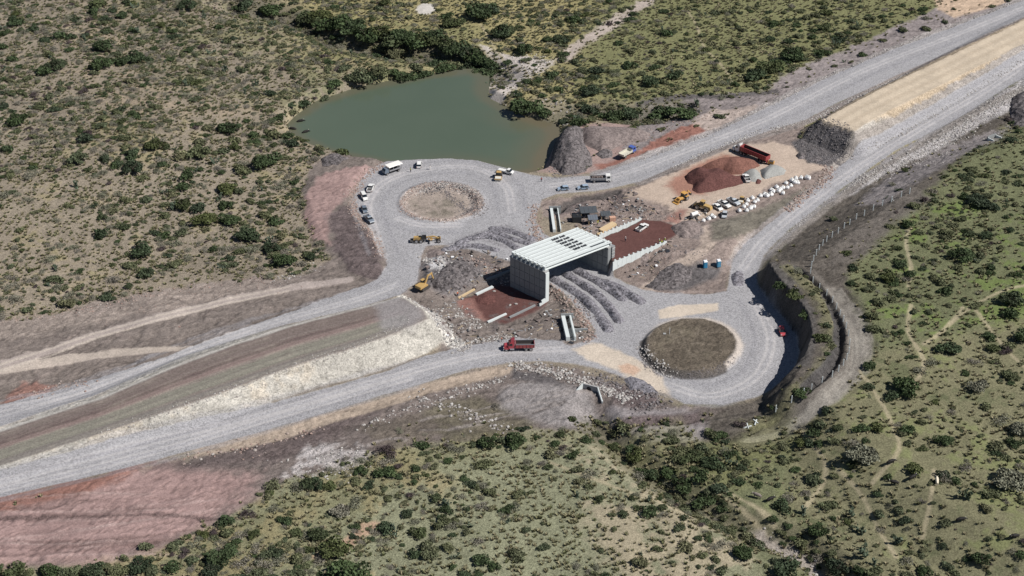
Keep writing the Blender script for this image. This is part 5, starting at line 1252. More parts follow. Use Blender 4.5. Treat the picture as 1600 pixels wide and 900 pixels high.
def water_trailer():
    p = at(1082, 341); t = empty('water_tank_trailer', p, R(215), 'white tank on dark trailer beside the dirt track', 'trailer')
    MB().box(-2.2, 1.2, -.9, .9, .6, .8).build('frame', STEEL, t)
    MB().cyl((-.6, 0, 1.45), (1, 0, 0), .72, 2.6, 16).build('tank', P_WHITE, t, .05)
    MB().bar((1.2, 0, .7), (2.8, 0, .55), .14).build('tow_bar', STEEL, t)
    MB().cyl((-.6, 0, 2.2), (0, 0, 1), .22, .16, 10).build('hatch', P_GREY, t)
    for s_ in (-1, 1): wheel(t, -.9, s_ * 1.0, .42, .26)
water_trailer()

# ================================================================ bridge under construction
def bridge_frame(name, label, cat, group=None):
    return empty(name, (BR0[0], BR0[1], 0), math.atan2(uu[1], uu[0]), label, cat, group)
Wd = BR_W * (1 if (vv @ np.array([-uu[1], uu[0]])) > 0 else -1)      # +y of the frame runs across
def wall_panels(t, u, thick, v0, v1, z0, z1, nc, nr, mat):
    """shutter panels on one face of a wall, joints recessed"""
    for c in range(nc):
        for rr in range(nr):
            a0_, a1_ = v0 + (v1 - v0) * c / nc + .06, v0 + (v1 - v0) * (c + 1) / nc - .06
            b0_, b1_ = z0 + (z1 - z0) * rr / nr + .06, z0 + (z1 - z0) * (rr + 1) / nr - .06
            MB().box(min(u, u + thick), max(u, u + thick), a0_, a1_, b0_, b1_).build('panel', mat, t)
t = bridge_frame('bridge_abutment', 'tall grey concrete abutment wall at the left end of the girders', 'abutment')
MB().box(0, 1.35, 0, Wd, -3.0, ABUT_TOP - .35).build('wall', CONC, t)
MB().box(-.22, 1.5, -.1, Wd + .1, ABUT_TOP - .348, ABUT_TOP).build('cap_beam', CONC_D, t)
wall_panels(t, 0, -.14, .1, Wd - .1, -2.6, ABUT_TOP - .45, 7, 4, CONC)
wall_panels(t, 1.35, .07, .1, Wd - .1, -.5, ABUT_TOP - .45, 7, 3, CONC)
st = MB(); st.box(-1.8, -.1, -.35, .0, -3, -.1).box(-2.8, -1.8, -.35, .0, -3, -.9).box(-.1, 1.4, -.36, -.004, -3.0, ABUT_TOP - .5); st.build('wing_wall', CONC_W, t)  # sunlit end face kept in pale concrete beside the shade-darkened wall
for k in range(8): MB().box(-.1, .25, Wd * (k + .5) / 8 - .22, Wd * (k + .5) / 8 + .22, ABUT_TOP + .002, ABUT_TOP + .5).build('bearing_block', CONC_W, t)
t = bridge_frame('bridge_abutment', 'shaded concrete abutment wall under the right end of the girders', 'abutment')
V1 = OFF2 + Wd
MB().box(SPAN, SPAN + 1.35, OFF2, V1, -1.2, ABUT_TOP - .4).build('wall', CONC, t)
MB().box(SPAN - .1, SPAN + 1.5, OFF2 - .05, V1 + .1, ABUT_TOP - .398, ABUT_TOP).build('cap_beam', CONC_D, t)
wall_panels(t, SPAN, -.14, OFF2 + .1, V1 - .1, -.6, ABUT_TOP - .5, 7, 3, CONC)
gdir = uu * SPAN + vv * OFF2; GANG = math.atan2(gdir[1], gdir[0]); GL = float(np.linalg.norm(gdir)) + 1.35; gdir = gdir / np.linalg.norm(gdir)
sec = [(-.30, 0), (.30, 0), (.30, .22), (.11, .42), (.11, 1.05), (.60, 1.22), (.69, 1.24), (.69, GIRDER_H), (.57, GIRDER_H), (.50, GIRDER_H - .11), (-.50, GIRDER_H - .11), (-.57, GIRDER_H), (-.69, GIRDER_H), (-.69, 1.24), (-.60, 1.22), (-.11, 1.05), (-.11, .42), (-.30, .22)]
GORD = ['nearest', 'second nearest', 'third nearest', 'fourth nearest', 'fifth nearest', 'sixth nearest', 'seventh nearest', 'farthest']
gme = None
for k in range(8):
    vy = Wd * (k + .5) / 8
    q = Vector((BR0[0], BR0[1], 0)) + Vector((*(uu * .28 + vv * abs(vy)), ABUT_TOP + .02 + (0 if k else .01)))
    t = empty('bridge_girder', q, GANG, f'pale precast concrete girder spanning both abutments, {GORD[k]} of the eight', 'girder', 'precast girders of the unfinished bridge')
    if gme is None:
        n = len(sec); V = [(0, y, z) for y, z in sec] + [(GL, y, z) for y, z in sec]
        b_ = MB().add(V, [list(range(n))[::-1], list(range(n, 2 * n))] + [[i, (i + 1) % n, n + (i + 1) % n, n + i] for i in range(n)])
        gme = b_.mesh('beam', CONC_W); g2 = MB().box(-.02, .32, -.56, .56, .3, 1.2).mesh('end_block', CONC_W); g3 = MB().box(GL - .32, GL + .02, -.56, .56, .3, 1.2).mesh('end_block', CONC_W)
    link('beam', gme, None, t); link('end_block', g2, None, t); link('end_block', g3, None, t)
    for xx in (1.0, GL - 1.0):
        lp = MB(); lp.bar((xx, -.1, GIRDER_H - .08), (xx, -.1, GIRDER_H + .16), .04).bar((xx, .1, GIRDER_H - .08), (xx, .1, GIRDER_H + .16), .04).bar((xx, -.1, GIRDER_H + .16), (xx, .1, GIRDER_H + .16), .04); lp.build('lifting_loop', STEEL, t)
FORM = simple('black_film_ply', (.03, .032, .038), .6)
for k in range(6):
    vy = abs(Wd) * (k + 1.55) / 8
    q = Vector((BR0[0], BR0[1], 0)) + Vector((*(gdir * (SPAN * .60) + vv * (abs(Wd) * (6.9 - k * .98) / 8)), ABUT_TOP + GIRDER_H + .035))
    t = empty('formwork', q, GANG, f"black formwork panel lying on the girders, {['farthest', 'second farthest', 'third farthest', 'third nearest', 'second nearest', 'nearest'][k]} of the stepped row", 'formwork', 'black formwork panels on the girders')
    MB().box(0, 2.3, -.42, .42, .0, .1).build('sheet', FORM, t)
    MB().box(2.9, 4.9, -.36, .36, .0, .09).build('sheet', FORM, t)
    for xx in (.1, 1.1, 2.1, 3.1, 4.5): MB().box(xx, xx + .14, -.5, .5, .102, .24).build('batten', P_GREY, t)
q = Vector((BR0[0], BR0[1], 0)) + Vector((*(gdir * (SPAN * .80) + vv * (abs(Wd) / 8)), ABUT_TOP + GIRDER_H + .035))
t = empty('walkway_board', q, GANG, 'dark walkway boards along the right end of the nearest girder gap', 'walkway')
for k in range(3): MB().box(0, 5.4, -.3 + .2 * k, -.13 + .2 * k, 0, .06 + .004 * k).build('plank', SHEET, t)
# stack of forms at the right abutment's near end
q = BR0 + uu * (SPAN + 2.2) + vv * (OFF2 + .2)
t = empty('formwork_stack', (q[0], q[1], 4.6), math.atan2(uu[1], uu[0]), 'layered grey formwork stacked against the near end of the right abutment', 'formwork')
for k in range(7): MB().box(-.6 + .05 * (k % 2), .75 + .06 * (k % 3), -.5, 2.4, .62 * k, .62 * k + .4).build('board', CONC_D if k % 2 else CONC, t)
MB().box(-.35, .45, -.2, 2.1, -.4, 4.2).build('core', P_GREY, t)
# stepped retaining walls
def stepped_wall(p0, p1, z0, z1, n, label, out, low):
    p0, p1 = np.array(p0), np.array(p1); d = (p1 - p0); L_ = np.linalg.norm(d); d /= L_; nrm = np.array([-d[1], d[0]]) * out
    t = empty('retaining_wall', (p0[0], p0[1], 0), math.atan2(d[1], d[0]), label, 'retaining wall')
    w_ = L_ / n
    for k in range(n):
        zt = z0 + (z1 - z0) * k / n; x0, x1 = k * w_ + .03, (k + 1) * w_ - .03
        gz = min(low, zt - 1.2)
        MB().prism([(x0, gz), (x1, gz), (x1, zt + .15), (x1 - .32 * w_, zt + .28), (x1 - .36 * w_, zt + .85 - .18 * (k % 3)), (x0 + .3 * w_, zt + .85 - .12 * (k % 2)), (x0 + .26 * w_, zt + .28), (x0, zt + .15)], out * .5 - .11, out * .5 + .11).build('panel', CONC_W, t)
    MB().box(.2, L_ - .2, out * .25 - .1, out * .25 + .1, low, min(z0, z1) - .3).build('backing', CONC, t)
    return t
a_ = np.array(W(950, 411, 4.8))
stepped_wall(FILL_N[0] - fu * .4, FILL_N[1], 4.75, 2.6, 12, 'near stepped white panel wall holding back the red fill', -1, -.6)
stepped_wall(FILL_F[0], FILL_F[1], 4.75, 2.7, 11, 'far stepped white panel wall holding back the red fill', 1, -.4)
MB_ = MB()
def low_wall(pts, h, th, name, label, cat, mat=CONC_W, sink=.5):
    P = [at(*p) for p in pts]
    t = empty(name, P[0], 0, label, cat)
    for k in range(len(P) - 1):
        a, b = P[k] - P[0], P[k + 1] - P[0]
        MB().bar(a + Vector((0, 0, h / 2 - sink / 2)), b + Vector((0, 0, h / 2 - sink / 2)), th, h + sink).build('segment', mat, t)
    return t
low_wall([(744, 461), (770, 449)], .5, .9, 'footing_strip', 'long pale concrete footing strip on the far side of the red pit', 'footing', CONC_W, .3)
low_wall([(762, 504), (791, 491)], .4, .6, 'footing_strip', 'pale concrete footing strip along the near edge of the red pit', 'footing', CONC_W, .3)
low_wall([(796, 497), (836, 478)], .5, .5, 'footing_strip', 'rough pale footing running to the foot of the left abutment', 'footing', CONC, .3)
low_wall([(716, 466), (742, 452)], .35, .5, 'timber_beam', 'weathered beams at the left corner of the red pit', 'timber', WOOD, .2)
low_wall([(760, 438), (797, 424)], .6, .5, 'footing_strip', 'shaded concrete step beside the left abutment', 'footing', CONC, .3)

# culverts
def culvert_channel(label, head, tail, wid, hgt, th=.45, z=None, left_th=None):
    a, b = at(*head), at(*tail); d = b - a; L_ = d.xy.length; z0 = min(a.z, b.z) if z is None else z
    t = empty('culvert_channel', (a.x, a.y, z0), math.atan2(d.y, d.x), label, 'culvert')
    lt = left_th or th
    MB().box(0, L_, wid / 2, wid / 2 + th, -.8, hgt).build('wall', CONC_W, t)
    MB().box(0, L_, -wid / 2 - lt, -wid / 2, -.8, hgt + .01).build('wall', CONC_W, t)
    MB().box(.05, L_, -wid / 2 + .004, wid / 2 - .004, -.8, .06).build('channel_floor', CONC_D, t)
    MB().box(-.4, 0, -wid / 2 - 1.2, wid / 2 + 1.2, -.8, hgt + .5).build('headwall', CONC, t)
    MB().cyl((.02, 0, .75), (1, 0, 0), min(.7, wid * .45), .06, 18).build('pipe_mouth', BLACKBIN, t)
    return t
culvert_channel('concrete culvert channel with dark pipe mouth left of the roofed shelter', (867, 331), (872, 363), 1.5, 1.5, .3, left_th=.9)
t = culvert_channel('concrete culvert channel with broken headwall right of the red truck', (886, 499), (894, 533), 1.3, 1.5, .5, left_th=1.1)
MB().box(6.2, 6.7, .9, 5.2, -.6, .9).build('cross_wall', CONC, t)
def headwall():
    a, b = at(909, 607), at(935, 613); d = b - a; L_ = d.xy.length
    t = empty('culvert_headwall', (a.x, a.y, min(a.z, b.z) - .4), math.atan2(d.y, d.x), 'concrete headwall with round pipe and splayed wings below the stony slope', 'culvert')
    MB().box(0, L_, 0, .4, -.8, 2.1).build('wall', CONC_D, t)
    MB().cyl((L_ * .42, -.01, .9), (0, 1, 0), .65, .05, 18).build('pipe_mouth', BLACKBIN, t)
    MB().add([(0, 0, -.8), (-1.3, -2.6, -.8), (-1.0, -2.7, -.8), (.35, 0, -.8), (0, 0, 2.1), (-1.3, -2.6, .4), (-1.0, -2.7, .4), (.35, 0, 2.1)], [[0, 1, 2, 3], [4, 5, 6, 7], [0, 1, 5, 4], [1, 2, 6, 5], [2, 3, 7, 6], [3, 0, 4, 7]]).build('wing_wall', CONC_W, t)
    MB().add([(L_ - .35, 0, -.8), (L_ + 2.2, -3.2, -.8), (L_ + 2.55, -3.1, -.8), (L_, .02, -.8), (L_ - .35, 0, 2.1), (L_ + 2.2, -3.2, .3), (L_ + 2.55, -3.1, .3), (L_, .02, 2.1)], [[0, 1, 2, 3], [4, 5, 6, 7], [0, 1, 5, 4], [1, 2, 6, 5], [2, 3, 7, 6], [3, 0, 4, 7]]).build('wing_wall', CONC_W, t)
headwall()
def box_headwall():
    a = at(1549, 218); t = empty('culvert_headwall', a, R(35), 'small square concrete culvert mouth by the stony verge at upper right', 'culvert')
    MB().box(-2.2, 2.2, 0, .35, -.6, 1.6).build('wall', CONC, t)
    MB().box(-2.2, -1.9, -2.6, -.004, -.6, 1.2).build('wing_wall', CONC_W, t)
    MB().box(1.9, 2.2, -2.6, -.004, -.6, 1.2).build('wing_wall', CONC_W, t)
box_headwall()

# heaps of loose material
def heap(name, label, cat, mat, px=None, line=None, hw=1.5, hmax=1.5, slope=.75, z=0, bump=.3, wl=4.0, group=None, seed=0, fine=.12):
    P = WP(px, z) if px else spline(WP(line, z))
    m_ = hw + 1
    x = np.arange(P[:, 0].min() - m_, P[:, 0].max() + m_, .42); y = np.arange(P[:, 1].min() - m_, P[:, 1].max() + m_, .42)
    if len(x) < 2 or len(y) < 2: return
    X, Y = np.meshgrid(x, y)
    d = seg_dist(P, X, Y, px is not None)
    if px is None: d = d + hw
    d = d + (.5 + .5 * (hmax > 1.5)) * fbm(X, Y, 3.5 + hmax, 2, 400 + seed)
    h = hmax * (1 - np.exp(-np.maximum(d, 0) * slope / hmax * 1.15)) if True else 0
    h = h * (1 + bump * fbm(X, Y, wl, 2, 410 + seed)) + fine * fbm(X, Y, 1.1, 2, 420 + seed) * (d > 0)
    Z = ground(X, Y) + np.where(d > 0, h, .4 * d) - .04
    ny, nx = X.shape; ix = np.arange(nx * ny).reshape(ny, nx)
    q = np.stack([ix[:-1, :-1], ix[:-1, 1:], ix[1:, 1:], ix[1:, :-1]], -1).reshape(-1, 4)
    ok = (d > -.35).ravel(); q = q[ok[q].all(1)]
    if not len(q): return
    us, inv = np.unique(q, return_inverse=True)
    V = np.stack([X, Y, Z], -1).reshape(-1, 3)[us]
    c = V.mean(0); c[2] = V[:, 2].min()
    o = link(name, np_mesh(name, V - c, inv.reshape(-1, 4), True), mat); o.location = c
    return tag(o, label, cat, group)
z3 = lambda s: [(x / 5.623 + 1030, y / 5.623 + 200) for x, y in pairs(s)]
heap('gravel_pile', 'broad stockpile of dark maroon gravel at the front of the sandy yard', 'gravel pile', M_redgravel, z3("220 430 255 385 340 345 430 365 520 350 600 385 660 420 735 410 745 490 650 515 500 555 330 580 275 548 295 500 250 488"), hmax=2.7, slope=.95, z=.6, bump=.75, wl=6.5, seed=1, fine=.12)
heap('gravel_pile', 'lighter red brown gravel heap along the red trailer side', 'gravel pile', M_redlight, z3("370 345 460 300 560 264 690 246 840 296 885 332 800 378 735 405 640 410 560 372 460 362"), hmax=2.9, slope=.95, z=.6, bump=.6, wl=6.5, seed=11, fine=.12)
heap('gravel_pile', 'pale grey crushed stone cone closest to the white pickup in the yard', 'gravel pile', M_greygravel, z3("745 400 800 365 860 365 900 400 905 450 850 470 790 460"), hmax=2.2, slope=1.0, z=.6, bump=.15, seed=2, fine=.04)
heap('gravel_pile', 'larger pale grey crushed stone heap behind the red trailer', 'gravel pile', M_greygravel, z3("890 370 960 335 1040 340 1110 375 1100 405 1020 425 930 450 900 430"), hmax=2.6, slope=1.0, z=.6, bump=.15, seed=3, fine=.04)
heap('gravel_pile', 'small dark gravel cone beside the tan embankment end', 'gravel pile', M_darkspoil, z3("1185 240 1220 212 1280 215 1310 250 1280 278 1220 278"), hmax=1.6, slope=.9, z=.6, bump=.1, seed=4, fine=.05)
heap('gravel_pile', 'low dark gravel spread right of the small cone', 'gravel pile', M_darkspoil, z3("1310 270 1360 240 1430 250 1440 285 1380 300"), hmax=.9, slope=.7, z=.6, bump=.2, seed=5)
heap('gravel_pile', 'small red heap in front of the grey crushed stone', 'gravel pile', M_redgravel, z3("840 460 870 445 895 465 880 488 850 488"), hmax=.9, slope=.9, z=.6, seed=6)
heap('spoil_heap', 'rough dark spoil heap at the right edge of the pond', 'spoil heap', M_darkspoil, pairs("860 262 862 230 868 214 886 206 905 204 918 212 912 225 922 245 924 262 912 272 880 277"), hmax=5.5, slope=1.05, z=-1, bump=.25, wl=8, seed=7, fine=.5)
heap('spoil_heap', 'flat topped grey spoil bank beyond the blue cab truck', 'spoil heap', M_dirtspoil, pairs("900 206 925 201 975 203 1016 210 1010 224 975 228 955 236 938 240 915 226"), hmax=3.0, slope=.9, z=-.5, bump=.15, wl=10, seed=8, fine=.15)
heap('spoil_heap', 'small dark earth heap left of the blue cab truck', 'spoil heap', M_darkspoil, pairs("930 240 942 233 955 236 957 245 940 247"), hmax=1.4, slope=.9, seed=9)
for k, (s, hw, hm) in enumerate((("866 436 905 461 934 489 950 515", 1.5, 1.0), ("886 429 926 455 950 478 966 500", 1.5, 1.0), ("906 424 945 446 972 466", 1.6, 1.0), ("940 441 968 452 1000 471", 1.7, 1.3))):
    heap('gravel_windrow', f"long ridge of unspread grey gravel under the bridge road, {['leftmost', 'second from left', 'second from right', 'rightmost and darkest'][k]}", 'gravel ridge', M_windrow, line=pairs(s), hw=hw * 1.2, hmax=hm * 1.3, slope=.9, bump=.85, wl=3.2, seed=20 + k, group='gravel ridges on the road under the bridge', fine=.2)
for k, s in enumerate(("716 381 748 369 780 373 808 388", "740 373 770 363 796 371 826 381", "694 390 735 384 775 391", "770 357 800 362 832 374")):
    heap('gravel_windrow', f"low gravel ridge between roundabout and bridge, {['lower middle', 'upper middle', 'nearest the pit', 'uppermost'][k]}", 'gravel ridge', M_windrow, line=pairs(s), hw=1.5, hmax=.95, slope=.75, bump=.5, seed=30 + k, group='gravel ridges left of the bridge', fine=.2)
heap('gravel_pile', 'dark double gravel heap left on the road below the toilets', 'gravel pile', M_windrow, pairs("1143 430 1150 422 1161 424 1163 438 1160 446 1146 446 1142 438"), hmax=1.1, slope=.8, seed=40, bump=.4, wl=3)
heap('gravel_pile', 'flat mound of grey gravel on the cream patch below the nearer island', 'gravel pile', M_windrow, pairs("972 592 985 587 1005 594 1022 605 1030 614 1010 616 985 607"), hmax=.8, slope=.5, seed=41)
heap('spoil_heap', 'dark earth mound at the left of the nearer ramp junction', 'spoil heap', M_darkspoil, pairs("1005 448 1030 428 1060 418 1080 424 1082 436 1060 450 1030 455"), hmax=1.3, slope=.5, seed=42, fine=.3)
heap('spoil_heap', 'brown heap beside the track below the red fill', 'spoil heap', M_dirtspoil, pairs("1000 408 1008 402 1015 408 1012 416 1003 416"), hmax=1.3, slope=.9, seed=43)
heap('spoil_heap', 'dark bank between red fill and dirt track', 'spoil heap', M_dirtspoil, pairs("1050 358 1062 345 1080 340 1094 350 1092 366 1070 374 1054 368"), hmax=2.2, slope=.8, z=2, seed=44, fine=.3)
heap('spoil_heap', 'brown mound at the top left of the pit', 'spoil heap', M_dirtspoil, pairs("664 395 672 387 690 388 696 395 685 402 668 402"), hmax=1.2, slope=.8, seed=45)
heap('gravel_pile', 'low red heap in the middle of the red pit', 'gravel pile', M_redgravel, pairs("742 466 756 458 772 462 776 472 760 478 745 475"), hmax=1.1, slope=.6, z=-1.7, seed=46)
heap('spoil_heap', 'long dark bank beside the stony roundabout rim at left', 'spoil heap', M_darkspoil, pairs("500 250 515 243 530 242 545 250 530 262 505 262"), hmax=1.6, slope=.7, seed=47, fine=.3)
heap('spoil_heap', 'dark rubble bank on the right border beyond the stony verge', 'spoil heap', M_darkspoil, pairs("1575 180 1582 155 1600 142 1640 130 1640 190 1600 206 1580 204"), hmax=3.5, slope=.9, seed=48, fine=.4)
heap('spoil_heap', 'dark grey mound under the excavator boom', 'spoil heap', M_darkspoil, pairs("672 440 690 420 715 408 745 412 755 425 735 440 705 452 680 450"), hmax=.9, slope=.4, z=1, seed=49, fine=.45)

# white bulk bags
def bag_mesh(seed):
    r2 = random.Random(seed); bm = bmesh.new(); bmesh.ops.create_cube(bm, size=1.0)
    bmesh.ops.subdivide_edges(bm, edges=list(bm.edges), cuts=3, use_grid_fill=True)
    for v in bm.verts:
        x, y, z = v.co; rd = max(abs(x), abs(y)); bul = 1 + .18 * math.cos(z * 3.0)
        v.co.x *= bul; v.co.y *= bul
        if abs(x) > .45 and abs(y) > .45: v.co.x *= .86; v.co.y *= .86
        if z > .45: v.co.z += .16 * (1 - 2 * rd) + r2.uniform(-.04, .04)
        if z > .45 and rd > .4: v.co.x *= .9; v.co.y *= .9; v.co.z -= .06
        v.co += Vector((r2.uniform(-.03, .03), r2.uniform(-.03, .03), 0)); v.co.z += .5
    for f in bm.faces: f.smooth = True
    me = bpy.data.meshes.new('sack'); bm.to_mesh(me); bm.free(); me.materials.append(BAG); return me
BAGM = [bag_mesh(500 + k) for k in range(5)]
nk = MB()
for sx, sy in ((1, 1), (1, -1), (-1, 1), (-1, -1)): nk.bar((.4 * sx, .4 * sy, .9), (.25 * sx, .25 * sy, 1.22), .07).bar((.25 * sx, .25 * sy, 1.22), (.1 * sx, .42 * sy, .98), .07)
LOOPM = nk.mesh('lifting_straps', P_BONE); SPOUT = MB().cyl((0, 0, 1.14), (.15, 0, 1), .16, .28, 8, .2).mesh('spout', BAG)
bags = z3("388 812 432 797 462 768 482 778 703 722 742 690 765 668 768 720 812 690 832 688 800 703 775 637 816 612 838 645 862 632 890 592 925 580 945 592 980 582 1000 555 985 540 1030 515 1048 550 1062 535 1085 522 1085 570 1125 520 1155 503 1112 480 1165 458 1190 475 1215 478 1200 440 1245 435 1295 433 1310 440")
bags.sort()
for k, (px, py) in enumerate(bags):
    p = at(px, py + 2.2)
    wh = 'at the lower left group by the wheel loader' if px < 1118 else 'in the loose group below the small roller' if px < 1182 else 'in the long row along the yard edge'
    grpb = [b for b in bags if (b[0] < 1118) == (px < 1118) and (b[0] < 1182) == (px < 1182)]
    i = grpb.index((px, py))
    t = empty('bulk_bag', p, random.uniform(0, 1.5), f"white bulk bag {wh}, {'leftmost' if i == 0 else 'rightmost' if i == len(grpb) - 1 else (ORD[i] if i < 12 else str(i + 1) + 'th') + ' from left'}", 'bulk bag', 'white bulk bags in the yard')
    s = random.uniform(1.0, 1.3); t.scale = (s, s, s * random.uniform(.75, .95))
    link('sack', BAGM[k % 5], None, t); link('lifting_straps', LOOPM, None, t); link('spout', SPOUT, None, t)
for k, (px, py) in enumerate(((771, 452), (797, 478), (806, 476))):
    pass

# loose site debris
def plate(a, b, c, m, n='offcut'): return MB().box(-a / 2, a / 2, -b / 2, b / 2, .03, c + .03).mesh(n, m)
OLDWOOD = simple('weathered_timber', (.36, .29, .20), .9, 0, .25, 2)
DEB = [plate(2.2, .22, .1, OLDWOOD), plate(1.5, .3, .08, P_GREY), plate(1.3, .9, .06, FORM), plate(.7, .5, .4, CONC_D), plate(3.0, .14, .14, STEEL), plate(.8, .6, .3, BAG), MB().cyl((0, 0, .25), (1, 0, 0), .22, 1.8, 8).mesh('offcut', RUBBER), plate(1.0, .8, .5, M_dirtspoil)]
dp = []
for txt, n in (("690 470 716 466 742 450 760 436 795 424 798 400 760 392 700 390 668 405 665 450", 120), ("765 506 790 508 838 490 858 472 905 492 930 530 890 540 790 524", 90), ("872 350 905 320 985 298 1030 335 960 350 935 372 905 356", 170), ("955 425 1045 380 1060 395 1000 440", 50), ("1045 340 1100 330 1115 345 1080 360", 40), ("690 545 665 500 640 470 690 465 735 505 760 530", 60)):
    P = WP(pairs(txt)); q = rng.uniform(P.min(0), P.max(0), (n * 5, 2)); q = q[(seg_dist(P, q[:, 0], q[:, 1], True) > 0) & (seg_dist(FILL, q[:, 0], q[:, 1], True) < -.3)][:n]; dp.append(q)
dp = np.vstack(dp)
scatter('debris', np.stack([dp[:, 0], dp[:, 1], ground(dp[:, 0], dp[:, 1])], -1), rng.uniform(.5, 1.15, len(dp)), rng.uniform(0, 6.28, len(dp)), rng.choice(len(DEB), len(dp), p=[.22, .13, .14, .13, .1, .06, .05, .17]), DEB, 'loose offcuts and debris around the bridge works')
# portable toilets
for px, py, mt, lb in ((1101.5, 417.5, TOILET, 'blue portable toilet with white roof, left one by the ramp'), (1122.5, 416, TOILET2, 'teal portable toilet with white roof, right one by the ramp')):
    t = empty('portable_toilet', at(px, py), R(12), lb, 'portable toilet', 'portable toilets beside the ramp')
    MB().box(-.58, .58, -.6, .6, .0, 2.1, .02, .02).build('cabin', mt, t)
    MB().prism([(-.64, 2.102), (.64, 2.102), (.5, 2.32), (-.5, 2.32)], -.66, .66, [0, 0, .12, .12]).build('roof', WROOF, t)
    MB().box(-.42, .42, -.635, -.602, .12, 1.95).build('door', mt, t)
    MB().box(.3, .36, -.67, -.636, 1.0, 1.2).build('handle', STEEL, t)
    MB().cyl((.4, .4, 2.45), (0, 0, 1), .06, .5, 8).build('vent_pipe', WROOF, t)
# site shelter
def shelter(px, py, w_, d_, h, label, sheet=SHEET, rz=.5):
    t = empty('site_shelter', at(px, py), rz, label, 'shelter')
    for k in range(4):
        MB().add([(-w_ / 2 + w_ * k / 4 + .03, -d_ / 2, h), (-w_ / 2 + w_ * (k + 1) / 4 - .03, -d_ / 2, h), (-w_ / 2 + w_ * (k + 1) / 4 - .03, d_ / 2, h + .45), (-w_ / 2 + w_ * k / 4 + .03, d_ / 2, h + .45),
                  (-w_ / 2 + w_ * k / 4 + .03, -d_ / 2, h + .06), (-w_ / 2 + w_ * (k + 1) / 4 - .03, -d_ / 2, h + .06), (-w_ / 2 + w_ * (k + 1) / 4 - .03, d_ / 2, h + .51), (-w_ / 2 + w_ * k / 4 + .03, d_ / 2, h + .51)],
                 [[0, 1, 2, 3], [4, 5, 6, 7], [0, 1, 5, 4], [1, 2, 6, 5], [2, 3, 7, 6], [3, 0, 4, 7]]).build('roof_panel', sheet, t)
    for sx in (-1, 1):
        for sy in (-1, 1): MB().box(sx * (w_ / 2 - .2) - .06, sx * (w_ / 2 - .2) + .06, sy * (d_ / 2 - .2) - .06, sy * (d_ / 2 - .2) + .06, -.3, h + (.1 if sy > 0 else 0)).build('post', WOOD, t)
    MB().box(-w_ / 2 + .1, w_ / 2 - .1, d_ / 2 - .25, d_ / 2 - .15, 0, h).build('back_wall', P_GREY, t)
    return t
shelter(919, 339, 5.6, 3.8, 2.5, 'long dark sheet roofed shelter behind the bridge', rz=R(6))
shelter(926, 349, 3.2, 2.6, 2.0, 'small grey roofed shelter in front of the long one', simple('grey_roof_sheet', (.16, .18, .21), .5, .2), R(6))
shelter(946, 342, 3.4, 2.4, 1.8, 'low dark roofed shelter beside the salmon blocks', rz=R(8))
t = empty('water_tank', at(901, 346), R(5), 'square black water tank left of the long shelter', 'tank')
MB().box(-1.5, 1.5, -1.3, 1.3, 0, 2.3, .08, .08).build('tank', BLACKBIN, t, .06); MB().cyl((.2, .1, 2.36), (0, 0, 1), .35, .16, 12).build('lid', STEEL, t)
t = empty('block_stack', at(957, 345), R(8), 'stack of salmon coloured blocks beside the low shelter', 'blocks')
for i in range(3):
    for j in range(2):
        for k in range(3): MB().box(-.95 + .64 * i, -.95 + .64 * i + .6, -.6 + .62 * j, -.6 + .62 * j + .58, .5 * k + .003 * k, .5 * k + .48).build('block', BRICKRED, t)
a, b = at(938, 363), at(960, 351)
t = empty('plank_stack', (a + b) / 2, math.atan2(b.y - a.y, b.x - a.x), 'pale stack of sawn planks behind the far stepped wall', 'planks')
L_ = (b - a).xy.length / 2
for i in range(5):
    for k in range(3): MB().box(-L_ + .1 * ((i * 3 + k) % 4), L_ - .08 * ((i + k) % 3), -1.0 + .4 * i, -1.0 + .4 * i + .37, .28 * k + .05, .28 * k + .3).build('plank', WOOD, t)
t = empty('plank_stack', at(938, 366), R(40), 'short broken timber pile at the left end of the planks', 'planks')
for k in range(5): MB().bar((-.9, -.6 + .3 * k, .12 + .05 * k), (1.1, -.5 + .27 * k, .2 + .06 * (k % 2)), .22, .14).build('plank', WOOD, t)

# row of white posts along the right hillside
FENCE = spline(pairs("1421 303 1404 311 1380 322 1352 336 1330 349 1312 363 1294 376 1280 392 1270 410 1266 428 1268 440 1280 452 1293 463 1304 478 1316 500 1325 524 1327 548 1320 568 1306 585 1290 598 1271 608 1250 621 1230 632 1212 643 1200 652"), 2)
t = empty('post_fence', at(*FENCE[0]), 0, 'long curving fence of white concrete posts along the right hillside', 'fence')
o0 = t.location.copy(); pm = MB().box(-.14, .14, -.14, .14, -.2, 2.1, .02, .02).mesh('post', CONC_W); bm_ = MB().bar((.1, 0, 1.25), (1.0, .1, 0), .12).mesh('brace', CONC_W)
last = None; wires = MB(); acc = 9
pts3 = [at(*p) for p in FENCE]; dense = []
for a, b in zip(pts3, pts3[1:]):
    n = max(1, int((b - a).length / .5))
    dense += [a.lerp(b, k / n) for k in range(n)]
k_ = 0
for q in dense:
    if last is None or (q - last).xy.length > 3.6:
        q = Vector((q.x, q.y, float(ground(q.x, q.y))))
        o = link('post', pm, None, t); o.location = q - o0
        if k_ % 7 == 2: b_ = link('brace', bm_, None, o); b_.rotation_euler.z = random.uniform(0, 3)
        if last is not None:
            for hz in (.4, .8, 1.2): wires.bar(last - o0 + Vector((0, 0, hz)), q - o0 + Vector((0, 0, hz)), .02)
        last = q; k_ += 1
wires.build('wire', STEEL, t)
